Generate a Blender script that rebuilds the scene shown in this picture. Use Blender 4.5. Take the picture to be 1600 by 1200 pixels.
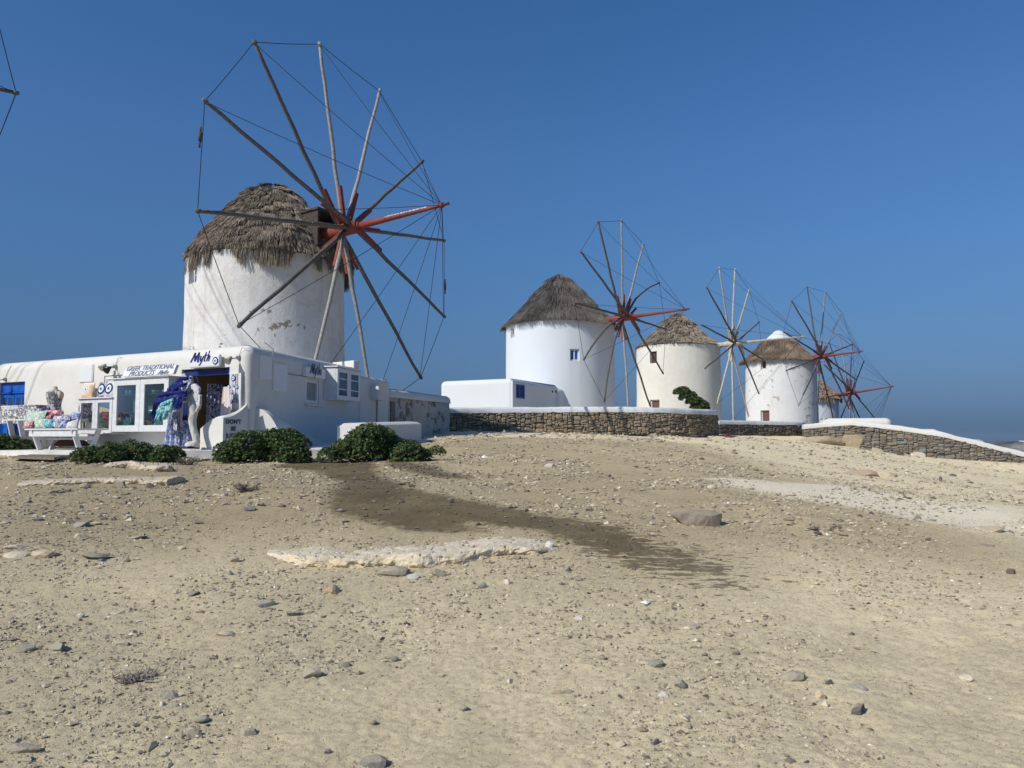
import bpy, bmesh, math, random
import numpy as np
from mathutils import Vector, Matrix, noise as mnoise

scene = bpy.context.scene
for o in list(bpy.data.objects):
    bpy.data.objects.remove(o)
C = bpy.data.collections.new('place'); scene.collection.children.link(C)
rnd = random.Random(7); NR = np.random.default_rng(7)

# ---------------------------------------------------------------- camera, sky, sun, exposure
EYE = 1.6; FPX = 1200.0; HOR = 682.0
PIT = math.atan((HOR-600)/FPX)
cd = bpy.data.cameras.new('camera'); cam = bpy.data.objects.new('camera', cd); C.objects.link(cam)
cd.sensor_width = 36; cd.lens = 27; cd.clip_start = .1; cd.clip_end = 80000
cam.location = (0, 0, EYE); cam.rotation_euler = (math.pi/2+PIT, 0, 0)
scene.camera = cam
SUN_AZ = math.radians(231); SUN_EL = math.radians(37)
world = bpy.data.worlds.new('World'); scene.world = world; world.use_nodes = True
nt = world.node_tree; nt.nodes.clear()
wo = nt.nodes.new('ShaderNodeOutputWorld'); bg = nt.nodes.new('ShaderNodeBackground')
sky = nt.nodes.new('ShaderNodeTexSky'); sky.sky_type = 'NISHITA'; sky.sun_disc = False
sky.sun_elevation = SUN_EL; sky.sun_rotation = SUN_AZ
sky.altitude = 0; sky.air_density = 1.0; sky.dust_density = 0.6; sky.ozone_density = 3.0
bg.inputs['Strength'].default_value = 0.1125
SKY_GRADE = [(0.0, (.132, .235, .505)), (.016, (.141, .242, .514)), (.059, (.205, .298, .514)), (.13, (.286, .417, .602)), (.231, (.357, .567, .779)), (.35, (.42, .67, .92)), (.5, (.37, .70, .98)), (.75, (.58, .76, .95)), (1.0, (.66, .80, .95))]
tc = nt.nodes.new('ShaderNodeTexCoord'); sx = nt.nodes.new('ShaderNodeSeparateXYZ')
ab = nt.nodes.new('ShaderNodeMath'); ab.operation = 'ABSOLUTE'
rp = nt.nodes.new('ShaderNodeValToRGB'); mx = nt.nodes.new('ShaderNodeMix'); mx.data_type = 'RGBA'; mx.blend_type = 'MULTIPLY'
mx.inputs[0].default_value = 1
nt.links.new(tc.outputs['Generated'], sx.inputs[0]); nt.links.new(sx.outputs['Z'], ab.inputs[0]); nt.links.new(ab.outputs[0], rp.inputs[0])
while len(rp.color_ramp.elements) < len(SKY_GRADE): rp.color_ramp.elements.new(.5)
for e, (p, c) in zip(rp.color_ramp.elements, SKY_GRADE): e.position = p; e.color = (*c, 1)
nt.links.new(sky.outputs[0], mx.inputs[6]); nt.links.new(rp.outputs[0], mx.inputs[7])
nt.links.new(mx.outputs[2], bg.inputs[0]); nt.links.new(bg.outputs[0], wo.inputs[0])
sl = bpy.data.lights.new('sun', 'SUN'); sl.energy = 4.25; sl.angle = math.radians(.5); sl.color = (1, .95, .87)
so = bpy.data.objects.new('sun', sl); C.objects.link(so)
SD = Vector((math.sin(SUN_AZ)*math.cos(SUN_EL), math.cos(SUN_AZ)*math.cos(SUN_EL), math.sin(SUN_EL)))
so.rotation_euler = (-SD).to_track_quat('-Z', 'Y').to_euler(); so.location = SD*60
vs = scene.view_settings; vs.view_transform = 'Standard'; vs.look = 'None'; vs.gamma = 1; vs.exposure = 0.0
vs.use_curve_mapping = False

# ---------------------------------------------------------------- surveying: sight lines of the photograph into the place
cP, sP = math.cos(PIT), math.sin(PIT)
def ray(u, v):
    a = (u-800)/FPX; b = (600-v)/FPX
    return Vector((a, cP-b*sP, sP+b*cP))
EYEV = Vector((0, 0, EYE))
def at(u, v, Y):
    d = ray(u, v); return EYEV+d*(Y/d.y)
def hit_plane(u, v, p, n):
    d = ray(u, v); return EYEV+d*((p-EYEV).dot(n)/d.dot(n))

# ---------------------------------------------------------------- materials
MATS = {}
def mat(name, col, rough=.8, spec=.3, metal=0):
    m = bpy.data.materials.new(name); m.use_nodes = True
    b = m.node_tree.nodes['Principled BSDF']
    b.inputs['Base Color'].default_value = (*col, 1); b.inputs['Roughness'].default_value = rough
    b.inputs['Specular IOR Level'].default_value = spec; b.inputs['Metallic'].default_value = metal
    MATS[name] = m; return m
class N:
    def __init__(s, m): s.t = m.node_tree; s.b = s.t.nodes['Principled BSDF']
    def n(s, typ, **kw):
        x = s.t.nodes.new(typ)
        for k, v in kw.items():
            setattr(x, k, v)
        return x
    def l(s, a, b): s.t.links.new(a, b)
    def co(s, kind='Object', scale=None):
        if kind == 'World': g = s.n('ShaderNodeNewGeometry').outputs['Position']
        else: g = s.n('ShaderNodeTexCoord').outputs[kind]
        if scale:
            mp = s.n('ShaderNodeMapping'); mp.inputs['Scale'].default_value = scale; s.l(g, mp.inputs[0]); g = mp.outputs[0]
        return g
    def noise(s, co, scale, detail=4, rough=.55, dist=0):
        x = s.n('ShaderNodeTexNoise'); x.inputs['Scale'].default_value = scale; x.inputs['Detail'].default_value = detail
        x.inputs['Roughness'].default_value = rough; x.inputs['Distortion'].default_value = dist; s.l(co, x.inputs['Vector']); return x.outputs['Fac']
    def ramp(s, f, stops):
        r = s.n('ShaderNodeValToRGB'); s.l(f, r.inputs[0])
        while len(r.color_ramp.elements) < len(stops): r.color_ramp.elements.new(.5)
        for e, (p, c) in zip(r.color_ramp.elements, stops):
            e.position = p; e.color = (*c, 1) if not isinstance(c, (int, float)) else (c, c, c, 1)
        return r.outputs[0]
    def mix(s, f, a, b, mode='MIX'):
        m = s.n('ShaderNodeMix', data_type='RGBA', blend_type=mode)
        for i, x in ((0, f), (6, a), (7, b)):
            if hasattr(x, 'links'): s.l(x, m.inputs[i])
            elif i == 0: m.inputs[0].default_value = x
            else: m.inputs[i].default_value = (*x, 1)
        return m.outputs[2]
    def math(s, op, a, b=0.0, clamp=False):
        m = s.n('ShaderNodeMath', operation=op, use_clamp=clamp)
        for i, x in enumerate((a, b)):
            if hasattr(x, 'links'): s.l(x, m.inputs[i])
            else: m.inputs[i].default_value = x
        return m.outputs[0]
    def bump(s, h, strength=.5, dist=.02, prev=None):
        b = s.n('ShaderNodeBump'); b.inputs['Strength'].default_value = strength; b.inputs['Distance'].default_value = dist
        s.l(h, b.inputs['Height'])
        if prev is not None: s.l(prev, b.inputs['Normal'])
        return b.outputs[0]
    def attr(s, name): return s.n('ShaderNodeAttribute', attribute_name=name)
    def rand(s): return s.n('ShaderNodeObjectInfo').outputs['Random']
    def col(s, c): s.l(c, s.b.inputs['Base Color'])
    def nor(s, c): s.l(c, s.b.inputs['Normal'])
    def rgh(s, c): s.l(c, s.b.inputs['Roughness'])

def plaster(name, base, dirt, amt=.35, chips=None, chip_amt=.64, bump=.5, streak=.15):
    m = mat(name, base, .9, .15); k = N(m); w = k.co('World')
    n1 = k.noise(w, .55, 6, .62); n2 = k.noise(w, 3.1, 6, .6); n3 = k.noise(w, 40, 3, .6)
    f = k.ramp(k.math('ADD', k.math('MULTIPLY', n1, .6), k.math('MULTIPLY', n2, .4)), [(.44, 0), (.72, 1)])
    c = k.mix(k.math('MULTIPLY', f, amt), base, dirt)
    st = k.noise(k.co('World', (5, 5, .35)), 1.0, 5, .6)
    c = k.mix(k.math('MULTIPLY', k.ramp(st, [(.5, 0), (.75, 1)]), streak), c, dirt)
    c = k.mix(k.math('MULTIPLY', k.ramp(n3, [(.55, 0), (.8, 1)]), amt*.35), c, tuple(x*.75 for x in dirt))
    h = k.math('ADD', k.math('MULTIPLY', n2, .7), k.math('MULTIPLY', n3, .12))
    if chips:
        nc = k.noise(w, 2.3, 8, .68); nl = k.noise(w, .35, 2)
        cf = k.ramp(k.math('ADD', nc, k.math('MULTIPLY', k.math('SUBTRACT', nl, .5), .5)), [(chip_amt, 0), (chip_amt+.02, 1)])
        c = k.mix(cf, c, chips); h = k.math('SUBTRACT', h, k.math('MULTIPLY', cf, .25))
    k.col(c); k.nor(k.bump(h, bump, .06)); return m
WHITE = plaster('plaster_shop', (.665, .655, .62), (.54, .47, .36), .34, bump=.35, streak=.08)
WCLEAN = plaster('plaster_clean', (.64, .675, .715), (.53, .53, .52), .12, bump=.22, streak=.05)
COPE = plaster('coping_limewash', (.65, .675, .70), (.40, .375, .33), .5, (.34, .30, .25), .70, bump=.7, streak=.25)
WOLD = plaster('plaster_weathered', (.68, .665, .635), (.36, .315, .25), .55, (.27, .235, .19), .648, bump=.8, streak=.34)
WCREAM = plaster('plaster_cream', (.69, .675, .61), (.54, .49, .385), .42, (.42, .37, .29), .74, bump=.5, streak=.22)
WCHIP = plaster('plaster_chipped', (.68, .68, .675), (.49, .44, .37), .36, (.40, .35, .28), .62, bump=.5, streak=.2)
WPEEL = plaster('plaster_peeling', (.47, .45, .415), (.30, .27, .23), .6, (.20, .175, .15), .55, bump=1.0, streak=.3)
PAINTW = mat('white_paint', (.68, .69, .70), .55, .4)
def simple(name, a, b, scale=6, rough=.8, bump=.2, dist=.01, sc=(1, 1, 1), rand=.0, spec=.3):
    m = mat(name, a, rough, spec); k = N(m)
    n = k.noise(k.co('World', sc), scale, 5, .6)
    c = k.mix(k.ramp(n, [(.35, 0), (.68, 1)]), a, b)
    if rand:
        r = k.rand(); hsv = k.n('ShaderNodeHueSaturation')
        k.l(k.math('ADD', k.math('MULTIPLY', r, rand), 1-rand/2), hsv.inputs['Value']); k.l(c, hsv.inputs['Color']); c = hsv.outputs[0]
    k.col(c)
    if bump: k.nor(k.bump(n, bump, dist))
    return m
PAINTED = simple('white_painted_wood', (.67, .68, .70), (.56, .565, .57), 9, .5, .1)
SPARLIT = simple('sunlit_pole', (.33, .315, .29), (.20, .19, .172), 9, .7, .4, .008, rand=.25)  # paler copy of the pole colour, stands in for sunlight on some spars
SPARM = simple('weathered_pole', (.15, .135, .118), (.08, .071, .063), 9, .75, .4, .008, rand=.35)
REDM = simple('red_oxide_paint', (.27, .052, .030), (.15, .04, .028), 7, .6, .3, .008, rand=.2)
CREAMW = simple('bleached_timber', (.52, .47, .37), (.33, .29, .22), 7, .75, .3, .008, rand=.2)
DARKW = simple('dark_timber', (.075, .06, .047), (.035, .028, .023), 12, .8, .5)
BROWNW = simple('brown_timber', (.15, .085, .06), (.08, .045, .035), 12, .8, .4)
GREYBOARD = simple('grey_board', (.22, .18, .14), (.12, .10, .08), 10, .85, .4)
ROPE = mat('rope', (.035, .035, .04), .9, .1)
BLUE = simple('blue_paint', (.008, .115, .52), (.006, .08, .38), 6, .45, .1)
NAVY = simple('navy_paint', (.012, .03, .16), (.01, .022, .11), 6, .5, .1)
BLACKM = mat('dark_interior', (.02, .019, .018), .9)
GLASS = mat('window_glass', (.045, .055, .06), .08, .8)
CURT = simple('net_curtain_glass', (.30, .31, .31), (.22, .23, .23), 3, .25, .05)
METAL = mat('grey_metal', (.3, .3, .3), .45, .5, .7)

# ---------------------------------------------------------------- object helpers
W = {}
def props(o, label=None, cat=None, group=None, kind=None):
    if label: o['label'] = label
    if cat: o['category'] = cat
    if group: o['group'] = group
    if kind: o['kind'] = kind
    return o
def thing(name, label, cat, loc, group=None):
    o = bpy.data.objects.new(name, None); o.empty_display_size = .3; C.objects.link(o)
    o.location = loc; W[o] = Matrix.Translation(Vector(loc)); return props(o, label, cat, group)
def link(name, me, parent=None, M=None):
    o = bpy.data.objects.new(name, me); C.objects.link(o)
    M = M or Matrix.Identity(4); W[o] = M
    if parent is not None:
        o.parent = parent; o.matrix_parent_inverse = W[parent].inverted()
    o.matrix_basis = M
    return o
class MB:
    def __init__(s): s.v = []; s.f = []; s.m = []; s.sm = []
    def add(s, vs, fs, mi=0, smooth=False):
        b = len(s.v); s.v += [tuple(p) for p in vs]
        for f in fs: s.f.append(tuple(b+i for i in f)); s.m.append(mi); s.sm.append(smooth)
        return s
    def box(s, c, ax, ay, az, mi=0, bev=0.0):
        """c centre, ax ay az half-extent vectors; bev shrinks the front/back rims a little so edges catch light"""
        c = Vector(c); ax, ay, az = Vector(ax), Vector(ay), Vector(az)
        if not bev:
            P = [c+ax*i+ay*j+az*k for k in (-1, 1) for j in (-1, 1) for i in (-1, 1)]
            return s.add(P, [(0, 2, 3, 1), (4, 5, 7, 6), (0, 1, 5, 4), (2, 6, 7, 3), (0, 4, 6, 2), (1, 3, 7, 5)], mi)
        bm = bmesh.new(); bmesh.ops.create_cube(bm, size=2)
        M = Matrix(((ax.x, ay.x, az.x, c.x), (ax.y, ay.y, az.y, c.y), (ax.z, ay.z, az.z, c.z), (0, 0, 0, 1)))
        bmesh.ops.transform(bm, matrix=M, verts=bm.verts)
        bmesh.ops.bevel(bm, geom=bm.edges[:], offset=bev, segments=2, profile=.6, affect='EDGES')
        return s.bm(bm, mi)
    def bm(s, bm, mi=0, smooth=False):
        bm.verts.index_update(); s.add([v.co for v in bm.verts], [[v.index for v in f.verts] for f in bm.faces], mi, smooth); bm.free(); return s
    def tube(s, pts, rad, sides=8, mi=0, caps=True, smooth=True):
        pts = [Vector(p) for p in pts]; n = len(pts)
        if not hasattr(rad, '__len__'): rad = [rad]*n
        V = []; ref = None
        for i, p in enumerate(pts):
            t = (pts[min(i+1, n-1)]-pts[max(i-1, 0)]).normalized()
            if ref is None: ref = t.orthogonal().normalized()
            ref = (ref-t*ref.dot(t)).normalized(); b = t.cross(ref)
            for k in range(sides):
                a = 2*math.pi*k/sides; V.append(p+(ref*math.cos(a)+b*math.sin(a))*rad[i])
        F = [(i*sides+k, i*sides+(k+1) % sides, (i+1)*sides+(k+1) % sides, (i+1)*sides+k) for i in range(n-1) for k in range(sides)]
        s.add(V, F, mi, smooth)
        if caps:
            b = len(s.v)-n*sides
            s.f.append(tuple(b+k for k in range(sides))[::-1]); s.m.append(mi); s.sm.append(False)
            s.f.append(tuple(b+(n-1)*sides+k for k in range(sides))); s.m.append(mi); s.sm.append(False)
        return s
    def lathe(s, c, prof, sides=32, mi=0, smooth=True, wob=0.0, axis=None):
        c = Vector(c); V = []
        for j, (r, z) in enumerate(prof):
            for k in range(sides):
                a = 2*math.pi*k/sides; rr = r*(1+wob*mnoise.noise((math.cos(a)*1.5, math.sin(a)*1.5, z*1.3)))
                V.append(c+Vector((rr*math.cos(a), rr*math.sin(a), z)))
        F = [(j*sides+k, j*sides+(k+1) % sides, (j+1)*sides+(k+1) % sides, (j+1)*sides+k) for j in range(len(prof)-1) for k in range(sides)]
        return s.add(V, F, mi, smooth)
    def sheet(s, G, mi=0, smooth=True, thick=None):
        """G: rows of points"""
        R, Cc = len(G), len(G[0]); V = [p for r in G for p in r]
        F = [(i*Cc+j, i*Cc+j+1, (i+1)*Cc+j+1, (i+1)*Cc+j) for i in range(R-1) for j in range(Cc-1)]
        s.add(V, F, mi, smooth)
        if thick is not None:
            th = Vector(thick); s.add([Vector(p)+th for p in V], [f[::-1] for f in F], mi, smooth)
        return s
    def mesh(s, name, mats, org=None):
        me = bpy.data.meshes.new(name); v = s.v
        if org is not None: v = [(p[0]-org[0], p[1]-org[1], p[2]-org[2]) for p in v]
        me.from_pydata(v, [], s.f)
        for m in (mats if isinstance(mats, (list, tuple)) else [mats]): me.materials.append(m)
        me.polygons.foreach_set('material_index', s.m); me.polygons.foreach_set('use_smooth', s.sm); me.update(); return me
    def build(s, name, mats, parent=None, M=None):
        if parent is None and M is None:
            a = np.array(s.v); org = ((a[:, 0].min()+a[:, 0].max())/2, (a[:, 1].min()+a[:, 1].max())/2, a[:, 2].min())
            return link(name, s.mesh(name, mats, org), None, Matrix.Translation(org))
        return link(name, s.mesh(name, mats), parent, M)
def npmesh(name, V, F, mats, smooth=False, attrs=None, org=None):
    """V (n,3), F (m,k) equal-sized faces"""
    V = np.asarray(V, np.float32)
    if org is not None: V = V-np.asarray(org, np.float32)
    F = np.asarray(F, np.int32); me = bpy.data.meshes.new(name)
    me.vertices.add(len(V)); me.vertices.foreach_set('co', V.ravel())
    k = F.shape[1]; me.loops.add(F.size); me.loops.foreach_set('vertex_index', F.ravel())
    me.polygons.add(len(F)); me.polygons.foreach_set('loop_start', np.arange(0, F.size, k, dtype=np.int32))
    me.polygons.foreach_set('use_smooth', np.full(len(F), smooth))
    for m in (mats if isinstance(mats, (list, tuple)) else [mats]): me.materials.append(m)
    for an, av in (attrs or {}).items():
        a = me.attributes.new(an, 'FLOAT', 'POINT'); a.data.foreach_set('value', np.asarray(av, np.float32))
    me.update(calc_edges=True); me.validate(); return me

# ---------------------------------------------------------------- noise and terrain
def vnoise(x, y, seed=0):
    xi = np.floor(x).astype(np.int64); yi = np.floor(y).astype(np.int64); fx = x-xi; fy = y-yi
    fx = fx*fx*(3-2*fx); fy = fy*fy*(3-2*fy)
    def h(a, b):
        n = (a*374761393+b*668265263+seed*1442695041) & 0xffffffff
        n = ((n ^ (n >> 13))*1274126177) & 0xffffffff
        return ((n ^ (n >> 16)) & 0xffff)/65535.0
    a = h(xi, yi); b = h(xi+1, yi); c = h(xi, yi+1); d = h(xi+1, yi+1)
    return (a*(1-fx)+b*fx)*(1-fy)+(c*(1-fx)+d*fx)*fy
GP = [(0, 0, 0), (0, -6, -.3), (-7, 0, .02), (7, 0, -.05), (-3.5, 4, .09), (3.5, 4, .05), (0, 4, .08), (0, 10, .62), (-6.7, 10, .60),
      (6.7, 10, .42), (0, 16, 1.02), (10.7, 16, .22), (0, 24, 1.42), (-18, 14, 1.1), (-30, 0, 1), (30, 0, -.8),
      (30, 20, -.8), (45, 40, -3), (60, 30, -9), (70, 60, -16), (3, 54, 2.2), (15, 69, 2.0), (26, 75, 1.5), (38, 98, -1.8), (30, 84, 1.0), (10, 100, -3),
      (45, 62, -6), (50, 76, -11), (62, 96, -16), (0, 135, -17), (60, 135, -18), (-60, 130, -14), (-30, 60, 3), (-25, 24, 3.2), (-40, 20, 3.6),
      (-120, 60, -12), (-120, 130, -18), (-100, 0, -6), (100, 0, -17), (125, 130, -20), (-40, -14, 0), (40, -14, -2), (110, 60, -19), (35, 56, -3), (-14, 30, 1.5)]
for u, v, Y in [(400, 722, 17.5), (150, 722, 17.5), (-100, 716, 19), (600, 716, 19), (690, 677, 33), (800, 676, 38.5), (960, 679, 38.5), (1120, 681, 40.5),
                (1190, 681, 53), (1260, 684, 54), (1350, 702, 51), (1480, 717, 50), (1600, 732, 50), (1750, 750, 49), (1600, 740, 42), (1600, 750, 34), (1600, 766, 25), (1480, 726, 42), (1480, 737, 34), (1400, 722, 38), (1300, 703, 42), (1300, 716, 32), (1300, 735, 22), (1120, 693, 32), (1120, 706, 25), (1540, 724, 50)]:
    p = at(u, v, Y); GP.append(tuple(p))
GP = np.array(GP, float)
def _k(r2): return np.where(r2 > 1e-12, .5*r2*np.log(np.maximum(r2, 1e-12)), 0)
_d = ((GP[:, None, :2]-GP[None, :, :2])**2).sum(-1); _n = len(GP)
_A = np.zeros((_n+3, _n+3)); _A[:_n, :_n] = _k(_d)+np.eye(_n)*.01; _A[:_n, _n] = 1; _A[:_n, _n+1:] = GP[:, :2]; _A[_n, :_n] = 1; _A[_n+1:, :_n] = GP[:, :2].T
_w = np.linalg.solve(_A, np.concatenate([GP[:, 2], [0, 0, 0]]))
def G(x, y):
    x = np.asarray(x, float); y = np.asarray(y, float); sh = x.shape; x = x.ravel(); y = y.ravel()
    z = _w[_n]+_w[_n+1]*x+_w[_n+2]*y
    for i in range(_n): z = z+_w[i]*_k((x-GP[i, 0])**2+(y-GP[i, 1])**2)
    far = np.clip(np.hypot(x, y)/12, .25, 1)
    z = z+(vnoise(x*.35+9, y*.35, 1)-.5)*.16*far+(vnoise(x*1.1, y*1.1+4, 2)-.5)*.045+(vnoise(x*3+1, y*3, 3)-.5)*.012
    return z.reshape(sh)
def g1(x, y): return float(G(np.array([x]), np.array([y]))[0])
_TT = np.concatenate([np.arange(2.5, 30, .04), np.arange(30, 130, .2)])
def on_ground(u, v):
    d = ray(u, v); t = _TT/d.y
    x = d.x*t; y = d.y*t; z = EYE+d.z*t; h = z-G(x, y); i = np.argmax(h < 0)
    if h[i] >= 0:
        i = int(np.argmin(h[:1000])); return Vector((x[i], y[i], float(G(x[i:i+1], y[i:i+1])[0])))
    a = h[i-1]/(h[i-1]-h[i]+1e-9) if i > 0 else 0
    tt = t[i-1]+(t[i]-t[i-1])*a
    return EYEV+d*tt

# ---------------------------------------------------------------- ground, sea, far shore
def poly_sd(px, py, poly):
    """signed distance (positive inside) of many points to a polygon on the ground"""
    d = np.full(px.shape, 1e9); ins = np.zeros(px.shape, bool); n = len(poly)
    for i in range(n):
        x1, y1 = poly[i]; x2, y2 = poly[(i+1) % n]; dx, dy = x2-x1, y2-y1
        t = np.clip(((px-x1)*dx+(py-y1)*dy)/(dx*dx+dy*dy+1e-9), 0, 1)
        d = np.minimum(d, np.hypot(px-x1-t*dx, py-y1-t*dy))
        c = ((y1 > py) != (y2 > py)) & (px < (x2-x1)*(py-y1)/(y2-y1+1e-12)+x1); ins ^= c
    return np.where(ins, d, -d)
def gpoly(pts): return [tuple(on_ground(u, v).xy) for u, v in pts]
WET = gpoly([(425, 728), (460, 733), (503, 740), (537, 752), (515, 772), (508, 788), (512, 800), (545, 806), (569, 813), (631, 830), (690, 834), (753, 831), (731, 816), (790, 822), (837, 829), (865, 838), (912, 860), (975, 880),
             (1050, 906), (1137, 913), (1143, 885), (1075, 860), (1012, 838), (945, 816), (850, 805), (712, 777), (650, 765), (612, 752), (588, 738), (583, 720), (520, 718)])
WET2 = gpoly([(600, 716), (640, 722), (680, 731), (742, 750), (700, 747), (640, 737), (608, 727)])
PALE = gpoly([(1095, 744), (1180, 748), (1330, 760), (1450, 782), (1620, 798), (1620, 842), (1480, 822), (1350, 797), (1200, 773), (1120, 758)])
WORN = gpoly([(-60, 716), (430, 726), (690, 688), (1090, 694), (1250, 742), (1400, 800), (1640, 858), (1640, 900), (1200, 862), (1000, 905), (880, 880), (500, 846), (300, 858), (-60, 872)])
def ground_sheet():
    ys = [-14, -10, -7, -5, -3.5, -2, -1, 0, .8, 1.5, 2.2, 2.8]; y = 2.8
    while y < 24: y += max(.011, y*y/1350); ys.append(y)
    while y < 62: y += .42+(y-24)*.012; ys.append(y)
    while y < 150: y += 3; ys.append(y)
    ys = np.array(ys); nc = 820
    c = np.linspace(-1, 1, nc); c = c*(.72+.28*np.abs(c)**3)           # denser columns towards the middle of the slope
    hw = np.where(ys < 0, 40., np.where(ys < 3, 40-(40-9)*np.clip(ys/3, 0, 1), 0))+np.clip(ys, 0, None)*1.0
    hw = np.maximum(hw, np.clip(ys, 0, None)*1.0+5.5)
    X = c[None, :]*hw[:, None]; Y = np.repeat(ys[:, None], nc, 1)
    Z = G(X, Y)
    fade = np.clip(1.6-Y/16, 0, 1)*(Y > 1)
    Z += fade*((vnoise(X*7, Y*7, 5)-.5)*.007+(vnoise(X*16, Y*16, 6)-.5)*.006+(vnoise(X*37, Y*37, 8)-.5)*.010)
    lump = np.clip(vnoise(X*1.3+3, Y*1.3, 11)*vnoise(X*11, Y*11, 12)-.5, 0, 1)*.02
    Z += lump*np.clip(1.3-Y/40, 0, 1)*(Y > 1)
    V = np.stack([X.ravel(), Y.ravel(), Z.ravel()], 1); nr = len(ys)
    i = np.arange(nr-1)[:, None]*nc+np.arange(nc-1)[None, :]
    F = np.stack([i, i+1, i+nc+1, i+nc], -1).reshape(-1, 4)
    x, yy = V[:, 0], V[:, 1]
    wet = np.maximum(poly_sd(x, yy, WET), poly_sd(x, yy, WET2)); pale = poly_sd(x, yy, PALE)
    me = npmesh('ground', V, F, GROUND, True, {'wet': wet, 'pale': pale, 'worn': poly_sd(x, yy, WORN)})
    o = link('ground', me); return props(o, 'bare dry sandy dirt slope with gravel', None, None, 'structure')
GROUND = mat('dry_dirt', (.4, .33, .25), .95, .1); k = N(GROUND); w = k.co('World')
n_big = k.noise(w, .33, 5, .6); n_mid = k.noise(w, 2.2, 6, .65); n_fin = k.noise(w, 24, 5, .7); n_vf = k.noise(w, 150, 3, .75)
sxyz = k.n('ShaderNodeSeparateXYZ'); k.l(w, sxyz.inputs[0])
side = k.math('ADD', k.math('MULTIPLY', sxyz.outputs[0], .11), k.math('MULTIPLY', k.math('SUBTRACT', n_big, .5), 2.2))
tan = k.ramp(k.math('ADD', side, .5, True), [(0, (.67, .56, .355)), (1, (1.0, .84, .53))])
col = k.mix(k.ramp(n_mid, [(.36, 0), (.68, 1)]), k.mix(.5, tan, (.54, .455, .30)), tan)
col = k.mix(k.math('MULTIPLY', k.ramp(n_fin, [(.36, 1), (.50, 0)]), .45), col, (.30, .25, .175))
col = k.mix(k.math('MULTIPLY', k.ramp(n_vf, [(.56, 0), (.75, 1)]), .55), col, (.74, .64, .45))
col = k.mix(k.math('MULTIPLY', k.ramp(n_vf, [(.28, 1), (.42, 0)]), .6), col, (.17, .14, .10))
wo_ = k.math('ADD', k.math('MULTIPLY', k.attr('worn').outputs['Fac'], .45), k.math('ADD', k.math('MULTIPLY', k.math('SUBTRACT', n_mid, .5), 1.1), .5))
col = k.mix(k.ramp(wo_, [(.05, 0), (.95, 1)]), col, k.mix(1.0, col, (.68, .655, .62), 'MULTIPLY'))
pa = k.math('ADD', k.math('MULTIPLY', k.attr('pale').outputs['Fac'], 1.1), k.math('MULTIPLY', k.math('SUBTRACT', n_mid, .5), 1.8))
col = k.mix(k.math('MULTIPLY', k.ramp(k.math('ADD', pa, .35), [(.1, 0), (.8, 1)]), .8), col, (.90, .80, .61))
fray = k.math('ADD', k.math('MULTIPLY', k.math('SUBTRACT', n_mid, .5), .6), k.math('MULTIPLY', k.math('SUBTRACT', k.noise(w, 9, 5, .65), .5), .55))
east = k.math('MULTIPLY', k.math('SUBTRACT', sxyz.outputs[0], .2), .55, True)
fr2 = k.math('MULTIPLY', k.math('SUBTRACT', k.noise(k.co('World', (3, 9, 3)), 1.6, 4, .6), .52), k.math('MULTIPLY', east, 4.2))
wsoft = k.math('ADD', k.math('MULTIPLY', k.noise(w, 1.3, 5, .65), .75), .46, True)
wf = k.ramp(k.math('ADD', k.math('ADD', k.math('ADD', k.attr('wet').outputs['Fac'], fray), fr2), .5), [(.40, 0), (.62, 1)])
wf = k.math('MULTIPLY', wf, wsoft)
col = k.mix(wf, col, k.mix(.86, col, (.075, .050, .020)))
k.col(col); k.rgh(k.mix(wf, (.95, .95, .95), (.72, .72, .72)))
b1 = k.bump(n_fin, .3, .03); k.nor(k.bump(n_vf, .9, .012, b1))
ground_sheet()

SEA = mat('sea_water', (.012, .045, .085), .18, .5); k = N(SEA); w = k.co('World')
k.nor(k.bump(k.noise(w, .12, 5, .6), .45, .9))
def sea():
    V = []; F = []; Rr = [1, 40, 80, 120, 200, 400, 800, 1600, 3000, 6400]; ns = 64
    for r in Rr:
        for q in range(ns):
            a = 2*math.pi*q/ns; V.append((r*math.sin(a), 60+r*math.cos(a), -12.5))
    for i in range(len(Rr)-1):
        for q in range(ns): F.append((i*ns+q, (i+1)*ns+q, (i+1)*ns+(q+1) % ns, i*ns+(q+1) % ns))
    props(link('sea', npmesh('sea', V, F, SEA, True)), 'calm dark blue sea', None, None, 'structure')
sea()
SHORE = mat('shore_scrub', (.16, .14, .11), .95, .1); k = N(SHORE); w = k.co('World')
n = k.noise(w, .055, 7, .7)
k.col(k.ramp(n, [(.36, (.035, .04, .032)), (.47, (.10, .10, .075)), (.56, (.25, .22, .17)), (.7, (.36, .33, .28))]))
k.nor(k.bump(n, .8, 6))
def headland():
    X0, X1, Y0 = 395, 900, 640; nx, ny = 130, 26; V = []
    for j in range(ny):
        for i in range(nx):
            a = i/(nx-1); b = j/(ny-1); x = X0+(X1-X0)*a; y = Y0+b*150-60*a+10*math.sin(a*19)
            t = min(1, b/.28); pr = (t*t*(3-2*t))*(1-max(0, b-.7)/.3)
            lft = min(1, a/.10)**.7
            z = -13.5+pr*lft*(10.0+1.2*mnoise.noise((x*.02, y*.02, 1))+.5*math.sin(a*12))+1.0*mnoise.noise((x*.09, y*.09, 3))
            V.append((x, y, z))
    F = [(j*nx+i, j*nx+i+1, (j+1)*nx+i+1, (j+1)*nx+i) for j in range(ny-1) for i in range(nx-1)]
    props(link('headland', npmesh('headland', V, F, SHORE, True)), 'low rocky scrub headland across the water', None, None, 'structure')
headland()
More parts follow.
